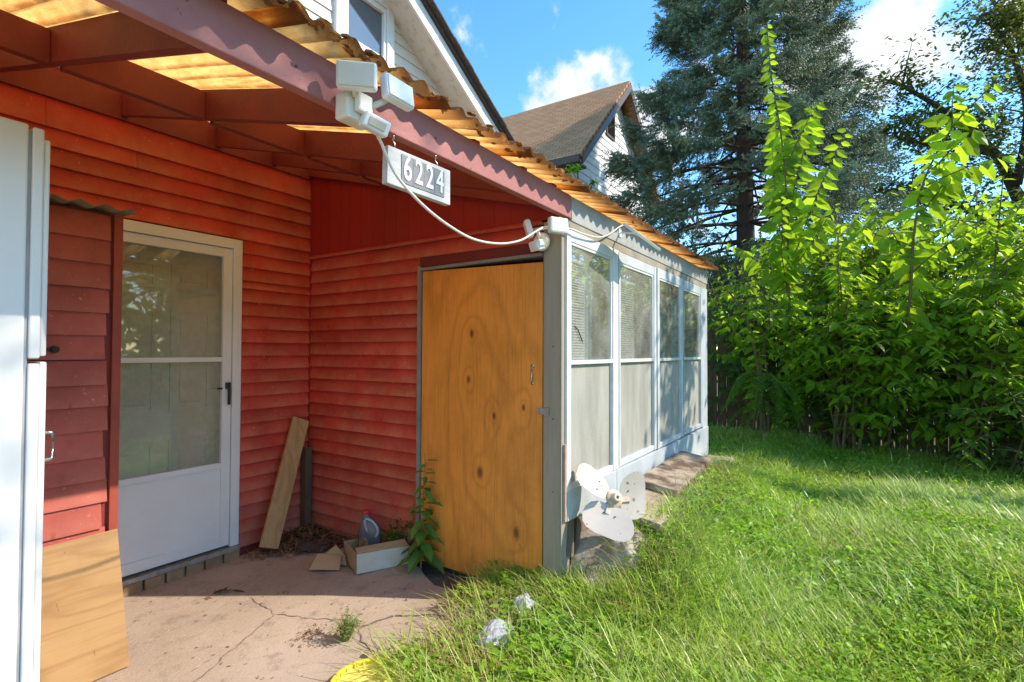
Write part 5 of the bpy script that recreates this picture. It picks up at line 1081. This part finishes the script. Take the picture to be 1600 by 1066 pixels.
tall_shoot('low bright branch reaching over the fence beside the porch end', [(8.0, 1.0, 0), (7.7, 1.15, 1.6), (7.5, 1.45, 2.25), (7.4, 1.75, 2.45)], [((7.6, 1.3, 2.0), (-.5, -.5, .2), .9), ((7.6, 1.2, 1.9), (-.6, -.2, .1), .8), ((7.7, 1.15, 1.8), (-.3, -.8, .2), .9)], .17, .065, .6, LEAFB)

def arching(label, base, top, n, zl, spread):
    b_ = Vector(base); t_ = Vector(top); sd = []
    for k in range(n):
        f = random.uniform(.45, 1); p = b_.lerp(t_, f); a = random.uniform(0, 6.28)
        sd.append((tuple(p), (math.cos(a)*.75-.25, math.sin(a), random.uniform(.15, 1.1)), random.uniform(.7, 1.25)*spread))
    tall_shoot(label, [base, tuple(b_.lerp(t_, .5)+Vector((-.08, .05, .1))), top], sd, .20, .055, .8, LEAFB)
arching('bushy arching sapling with layered bright branches just right of the tall upright shoot', (8.5, .05, 0), (8.0, .15, 3.0), 15, 2, 1.0)
arching('bushy arching sapling with layered bright branches right of the bent shoot near the frame edge', (8.5, -1.35, 0), (8.0, -1.45, 3.4), 17, 2, 1.05)
arching('short bushy sapling with bright branches left of the tall upright shoot', (8.55, 1.15, 0), (8.1, 1.15, 2.5), 11, 2, .85)

# ================================================================== TREES BEYOND
def limb(mb, pts, r0, r1, n=7):
    P = smooth_path(pts, 4); mb.tube(P, [r0+(r1-r0)*i/(len(P)-1) for i in range(len(P))], n)
# blue spruce
spx, spy, H0 = 14.07, 2.25, 16.5
sp_ = thing('spruce_tree', 'large blue green spruce with drooping limbs beyond the fence', 'tree', (spx, spy, -.1))
tb = MB(); tb.tube([(spx, spy, -.1), (spx+.02, spy-.02, 4), (spx, spy+.03, 9), (spx, spy, H0)], [.27, .22, .14, .02], 10); obj('trunk', tb, BARKR, sp_, smooth=True)
NEED = []
for k in range(13):
    a = k*2.4; x = .08+.07*k; c_, s_2 = math.cos(a), math.sin(a); tipv = (x+.12, .17*c_, .17*s_2); NEED.append([(x, .055*-s_2, .055*c_), (x, .055*s_2, -.055*c_), tipv])
NEED_V = np.array(NEED, np.float32).reshape(-1, 3); NEED_F = np.arange(len(NEED_V)).reshape(-1, 3)
bb = MB(); TP = []; TD = []; zz = 2.6; kk = 0
while zz < H0-.5:
    R = float(np.interp(zz, [2.6, 4.2, 6.2, 8.4, 10.5, H0], [2.5, 3.3, 3.35, 2.25, 2.0, .1])); nb = 7
    for b in range(nb):
        a = 6.28*b/nb+kk*1.1+random.gauss(0, .15); L = R*random.uniform(.72, 1.08); dz = random.gauss(0, .1)
        thin = 0.42 if 4.4 < zz < 6.0 else 1.0
        pts = [Vector((spx, spy, zz+dz)), Vector((spx+math.cos(a)*L*.45, spy+math.sin(a)*L*.45, zz+dz-.05*L)), Vector((spx+math.cos(a)*L*.8, spy+math.sin(a)*L*.8, zz+dz-.17*L)), Vector((spx+math.cos(a)*L, spy+math.sin(a)*L, zz+dz-.14*L))]
        P = smooth_path(pts, 4); bb.tube(P, [.045*(L/4)*(1-.85*i/(len(P)-1))+.004 for i in range(len(P))], 4, False)
        for q_ in range(int((30+50*L)*thin)):
            f = random.uniform(.22, 1)**.75; p = P[min(int(f*(len(P)-1)), len(P)-2)].lerp(P[min(int(f*(len(P)-1))+1, len(P)-1)], random.random())
            sd_ = random.choice((-1, 1)); out_d = Vector((math.cos(a), math.sin(a), 0)); s = Vector((-out_d.y, out_d.x, 0))*sd_
            off = random.random()*(.55*(1.12-f)+.12)
            p2 = p+s*off+out_d*off*.5-Vector((0, 0, .28*off+abs(random.gauss(0, .10)))); d = (s*.7+out_d*.8+Vector((0, 0, random.uniform(-.6, .15)))).normalized()
            TP.append(tuple(p2)); TD.append(tuple(d))
    zz += .40; kk += 1
obj('branch', bb, BARKR, sp_, kind='stuff')
TP = np.array(TP); TD = np.array(TD); n = len(TP)
TP = np.concatenate([TP, TP+TD*.16+rvec(n, .05)]); TD = nrm(np.concatenate([TD, TD+rvec(n, .35)])); n = len(TP)
V, F = stamp(TP, TD, rvec(n, .5)+[0, 0, 1], RNG.uniform(.18, .34, n), NEED_V, NEED_F); npmesh('crown', V, F, SPRUCE, sp_, kind='stuff')
# dark limbed broad tree at right and others
def broad_tree(label, base, limbs, r0, leafn, spread, size, m, cat='tree', name='broadleaf_tree', twig=4):
    t = thing(name, label, cat, base); tb = MB(); ends = []
    for pts, a, b in limbs:
        limb(tb, pts, a, b)
        P = smooth_path(pts, 4); ends += P[len(P)//3:]
    cl_ = []
    br = MB()
    for e in ends:
        for k in range(twig):
            d = Vector((random.gauss(0, 1), random.gauss(0, 1), random.gauss(.25, .6))).normalized(); tip = e+d*random.uniform(.35, 1)*spread
            br.tube([e, e.lerp(tip, .5)+Vector((0, 0, .08*spread)), tip], [.03, .018, .006], 4, False); cl_.append(tip); cl_.append(e.lerp(tip, .6))
    obj('trunk', tb, BARK, t, smooth=True); obj('branch', br, BARK, t, kind='stuff')
    C_ = np.array([tuple(c) for c in cl_]); i = RNG.integers(0, len(C_), leafn); P = C_[i]+rvec(leafn, 1)*np.array([.30, .30, .14])*spread*.72
    a = RNG.uniform(0, 6.28, leafn); D = np.stack([np.cos(a), np.sin(a), RNG.normal(-.3, .3, leafn)], 1)
    V, F = stamp(P, D, rvec(leafn, .45)+[0, 0, 1], RNG.uniform(.7, 1.3, leafn)*size, LEAF2_V, LEAF2_F); npmesh('crown', V, F, m, t, kind='stuff'); return t
bx_, by_ = 21.6, -5.3
broad_tree('dark limbed spreading tree at the right edge beyond the fence', (bx_, by_, -.1),
  [([(bx_, by_, -.1), (21.6, -5.2, 3), (21.7, -4.9, 5.2)], .38, .26), ([(21.7, -4.9, 5.2), (21.8, -4.3, 6.1), (21.4, -3.7, 7.5), (20.5, -2.4, 8.8), (19.6, -1.1, 9.7)], .22, .04),
   ([(21.7, -4.9, 4.6), (21.5, -3.8, 5.3), (20.9, -2.6, 6.0), (20.2, -1.2, 6.3), (19.6, .2, 6.9)], .18, .03), ([(21.6, -4.9, 5.2), (22, -5.4, 8), (21.8, -4.6, 10.5), (21.4, -3.6, 12.5)], .24, .04),
   ([(21.6, -4.2, 6.5), (21.2, -4.4, 8.5), (20.6, -3.9, 10.4), (20.2, -3.2, 11.3)], .14, .03), ([(21.5, -3.7, 7.5), (20.8, -3.0, 7.6), (20.1, -1.8, 7.8), (19.5, -.6, 8.2)], .10, .02),
   ([(21.6, -5.0, 5.0), (20.8, -5.8, 6.6), (20.2, -6.6, 8.6)], .18, .04), ([(21.7, -4.9, 4.0), (21.0, -4.0, 4.4), (20.2, -3.0, 4.5)], .12, .03)], .4, 20000, 1.3, .16, LEAFT)
broad_tree('small leafy tree peeking over the white rake board of the house', (10.9, 9.0, -.1), [([(10.9, 9.0, -.1), (10.9, 8.95, 5), (10.8, 8.85, 8.6)], .16, .03), ([(10.9, 8.95, 6), (11.1, 8.6, 8.2)], .06, .02)], .2, 900, .5, .11, LEAFM, twig=2)
broad_tree('thin sapling with bright leaves before the neighbouring white house', (10.2, 5.0, -.1), [([(10.2, 5.0, -.1), (10.2, 5.0, 3), (10.25, 5.0, 5.3)], .06, .015), ([(10.2, 5.0, 3.6), (9.6, 5.05, 5.0)], .03, .01), ([(10.2, 5.0, 3.8), (10.8, 4.9, 5.2)], .03, .01)], .1, 700, .35, .11, LEAFB, twig=2)
broad_tree('green tree far behind the fence left of the dark limbed one', (19, 0.5, -.1), [([(19, .5, -.1), (19, .5, 2), (19.0, .6, 4.2)], .2, .05), ([(19, .5, 1.6), (18.8, -1.2, 3.0), (18.6, -2.4, 3.8)], .1, .04), ([(19, .5, 1.8), (18.8, 2.0, 3.2), (18.6, 3.2, 4.0)], .1, .04), ([(19, .5, 2), (18.6, -.4, 4.2)], .08, .03)], .2, 7000, .95, .17, LEAFM)
broad_tree('dim green tree behind the spruce foot seen over the fence', (18, 4.5, -.1), [([(18, 4.5, -.1), (18, 4.5, 1.6), (17.9, 4.6, 3.4)], .2, .05), ([(18, 4.5, 1.2), (17.8, 3.2, 2.4)], .1, .04), ([(18, 4.5, 1.2), (17.8, 6, 2.6)], .1, .04)], .2, 4500, .95, .17, LEAFM)
# shade tree out of frame whose sparse crown dapples the fascia's left end
broad_tree('sparse shade tree standing off to the right of the lawn', (4.6, -6.6, -.1), [([(4.6, -6.6, -.1), (4.6, -6.5, 4), (4.5, -6.0, 7.6)], .2, .08), ([(4.5, -6.0, 7.4), (4.5, -5.8, 8.4), (4.6, -5.7, 9.2)], .08, .03)], .2, 1500, .85, .17, LEAFM, twig=3)

broad_tree('tall loose sapling by the fence past the right end of the lawn', (7.3, -3.4, -.1), [([(7.3, -3.4, -.1), (7.3, -3.2, 3), (7.25, -2.9, 4.4)], .06, .03), ([(7.25, -2.9, 4.4), (7.2, -2.75, 5.0), (7.2, -2.7, 5.7)], .03, .02), ([(7.25, -2.9, 4.4), (6.9, -2.5, 5.2)], .03, .01), ([(7.25, -2.9, 4.4), (7.6, -2.8, 5.4)], .03, .01)], .1, 1100, .5, .16, LEAFM, twig=3)

for x, y, h, lb in ((11.5, -15.5, 7, 'unseen broad green tree added across the yard far right of the lawn'), (4.5, -24, 7, 'unseen green tree added across the yard behind the photographer'), (17, -11.5, 7, 'unseen green tree added by the yard corner right of the dark limbed tree')):  # out of view, added so the storm door glass reflects green
    b_ = Vector((x, y, -.1)); broad_tree(lb, tuple(b_), [([b_, b_+Vector((0, .1, 2)), b_+Vector((.2, 0, h*.8))], .2, .05)]+[([b_+Vector((0, .05, 1.2+.3*k)), b_+Vector((1.4*math.cos(k*1.3), 1.4*math.sin(k*1.3), 2.2+.4*k)), b_+Vector((2.4*math.cos(k*1.3), 2.4*math.sin(k*1.3), 2.8+.6*k))], .08, .03) for k in range(5)], .2, 5000, 1.2, .30, LEAFM)

n = 7000; P = np.stack([RNG.uniform(-40, 60, n), RNG.normal(-34, 1.2, n), 9*RNG.random(n)**.8], 1); P[:, 2] *= .7+.3*np.sin(P[:, 0]*.45)*np.sin(P[:, 0]*.17+1)  # unseen row of trees, added to green the reflected horizon
V, F = stamp(P, rvec(n)+[0, .3, -.4], rvec(n, .6)+[0, .7, .6], RNG.uniform(.8, 1.6, n), LEAF2_V, LEAF2_F); npmesh('added_tree_line', V, F, LEAFM, kind='stuff', label='unseen far green line of trees added across the open yard', cat='trees')
hg = thing('hedge', 'unseen low loose green hedge added along the far side of the yard', 'hedge', (2, -9.2, 0)); n = 9000  # never in view, added for the storm door reflection
P = np.stack([RNG.uniform(-8, 8.5, n), -9.2+RNG.normal(0, .35, n), 1.7*RNG.random(n)**.7], 1); P[:, 2] *= .85+.15*np.sin(P[:, 0]*1.7)
V, F = stamp(P, rvec(n)+[0, .3, -.4], rvec(n, .6)+[0, .5, .8], RNG.uniform(.14, .26, n), LEAF2_V, LEAF2_F); npmesh('foliage', V, F, LEAFM, hg, kind='stuff')
hs_ = MB()
for k in range(24): hs_.tube([(-7.8+.7*k, -9.2, -.1), (-7.75+.7*k, -9.15, 1.2)], .02, 4)
obj('stem', hs_, STEM, hg, kind='stuff')

# ================================================================== NEIGHBOURING HOUSE
NY = 6.2
nh = thing('neighbour_house', 'white sided neighbouring house with steep brown shingle roof and gable vent', 'house', (15.5, NY, 0))
pkx, pkz, evx, evz, ev2 = 15.56, 9.80, 12.10, 6.42, 19.0
obj('wall', MB().prism([(12.45, NY+.02, -.1), (18.65, NY+.02, -.1), (18.65, NY+.02, 6.62), (pkx, NY+.02, pkz-.16), (12.45, NY+.02, 6.62)], (0, 9.5, 0)), VINYL2, nh)
nwl = bpy.data.objects[[o.name for o in nh.children][0]]
z = 4.0
while z < 9.4:
    zt = z+.21; hw = (pkx-12.45) if zt < 6.62 else max(0, (pkz-.16-zt)/((pkz-.16-6.62)/(pkx-12.45)))
    if hw > .1:
        inst('siding_board', B_NEIGH, nwl, (pkx-hw, NY+.02, z), (2*hw, .022, .21))
    z = zt
def nroof(x0, z0, x1, z1):
    dx, dz = x1-x0, z1-z0; L = math.hypot(dx, dz); V = [(x0, NY-.42, z0), (x1, NY-.42, z1), (x1, NY+9.9, z1), (x0, NY+9.9, z0)]; nn = Vector((-dz, 0, dx)).normalized()*.09
    if nn.z < 0: nn = -nn
    me = bpy.data.meshes.new('roof'); VV = [tuple(Vector(v)-WL[nh.name]) for v in V]; VV += [tuple(Vector(v)+nn-WL[nh.name]) for v in V]
    F = [(0, 3, 2, 1), (4, 5, 6, 7), (0, 1, 5, 4), (1, 2, 6, 5), (2, 3, 7, 6), (3, 0, 4, 7)]; me.from_pydata(VV, [], F); me.update(); uv = me.uv_layers.new(name='UVMap')
    UV = {0: (0, 0), 1: (0, L), 2: (10.3, L), 3: (10.3, 0), 4: (0, 0), 5: (0, L), 6: (10.3, L), 7: (10.3, 0)}
    for lp in me.loops: uv.data[lp.index].uv = UV[lp.vertex_index]
    me.materials.append(SHINGLE); o = bpy.data.objects.new('roof', me); COL.objects.link(o); o.parent = nh; WL[o.name] = WL[nh.name].copy(); return o
nroof(evx-.05, evz-.05, pkx, pkz); nroof(ev2+.05, evz-.05, pkx, pkz)
for s, xe in ((-1, evx), (1, ev2)):
    obj('rake_board', MB().prism([(pkx, NY-.44, pkz+.02), (xe, NY-.44, evz+.02), (xe, NY-.44, evz-.22), (pkx, NY-.44, pkz-.26)], (0, .05, 0)), BRONZE, nh)
obj('soffit', MB().prism([(pkx, NY-.385, pkz-.06), (evx, NY-.385, evz-.06), (evx, NY-.385, evz-.10), (pkx, NY-.385, pkz-.10)], (0, .40, 0)), BRONZE, nh)
obj('gutter', MB().box(evx-.17, NY-.40, evz-.20, evx-.03, NY+9.9, evz-.02).box(evx-.03, NY-.38, evz-.24, 12.46, NY+9.9, evz-.16), BRONZE, nh, bevel=.02)
obj('downspout', MB().tube([(evx-.08, NY+.05, evz-.2), (evx-.08, NY+.05, evz-.4), (12.36, NY+.12, evz-.85), (12.38, NY+.12, 3.0)], .05, 8), BRONZE, nh, smooth=True)
vt = obj('gable_vent', MB().box(14.62, NY-.035, 7.95, 14.68, NY+.0, 8.75).box(15.22, NY-.035, 7.95, 15.28, NY+.0, 8.75).box(14.68, NY-.035, 7.95, 15.22, NY+.0, 8.01).box(14.68, NY-.035, 8.69, 15.22, NY+.0, 8.75).box(14.68, NY-.008, 8.01, 15.22, NY-.003, 8.69), BRONZE, nh)
for k in range(9): obj('louvre', MB().obox((14.95, NY-.022, 8.045+k*.076), (.268, 0, 0), (0, .018, .022), (0, -.004, .003)), BRONZE, vt)
nw = obj('window', MB().box(12.44, NY+1.0, 4.6, 12.40, NY+1.9, 5.9).box(12.44, NY+.5, 4.6, 12.41, NY+.9, 5.9), GLASSW, nh)
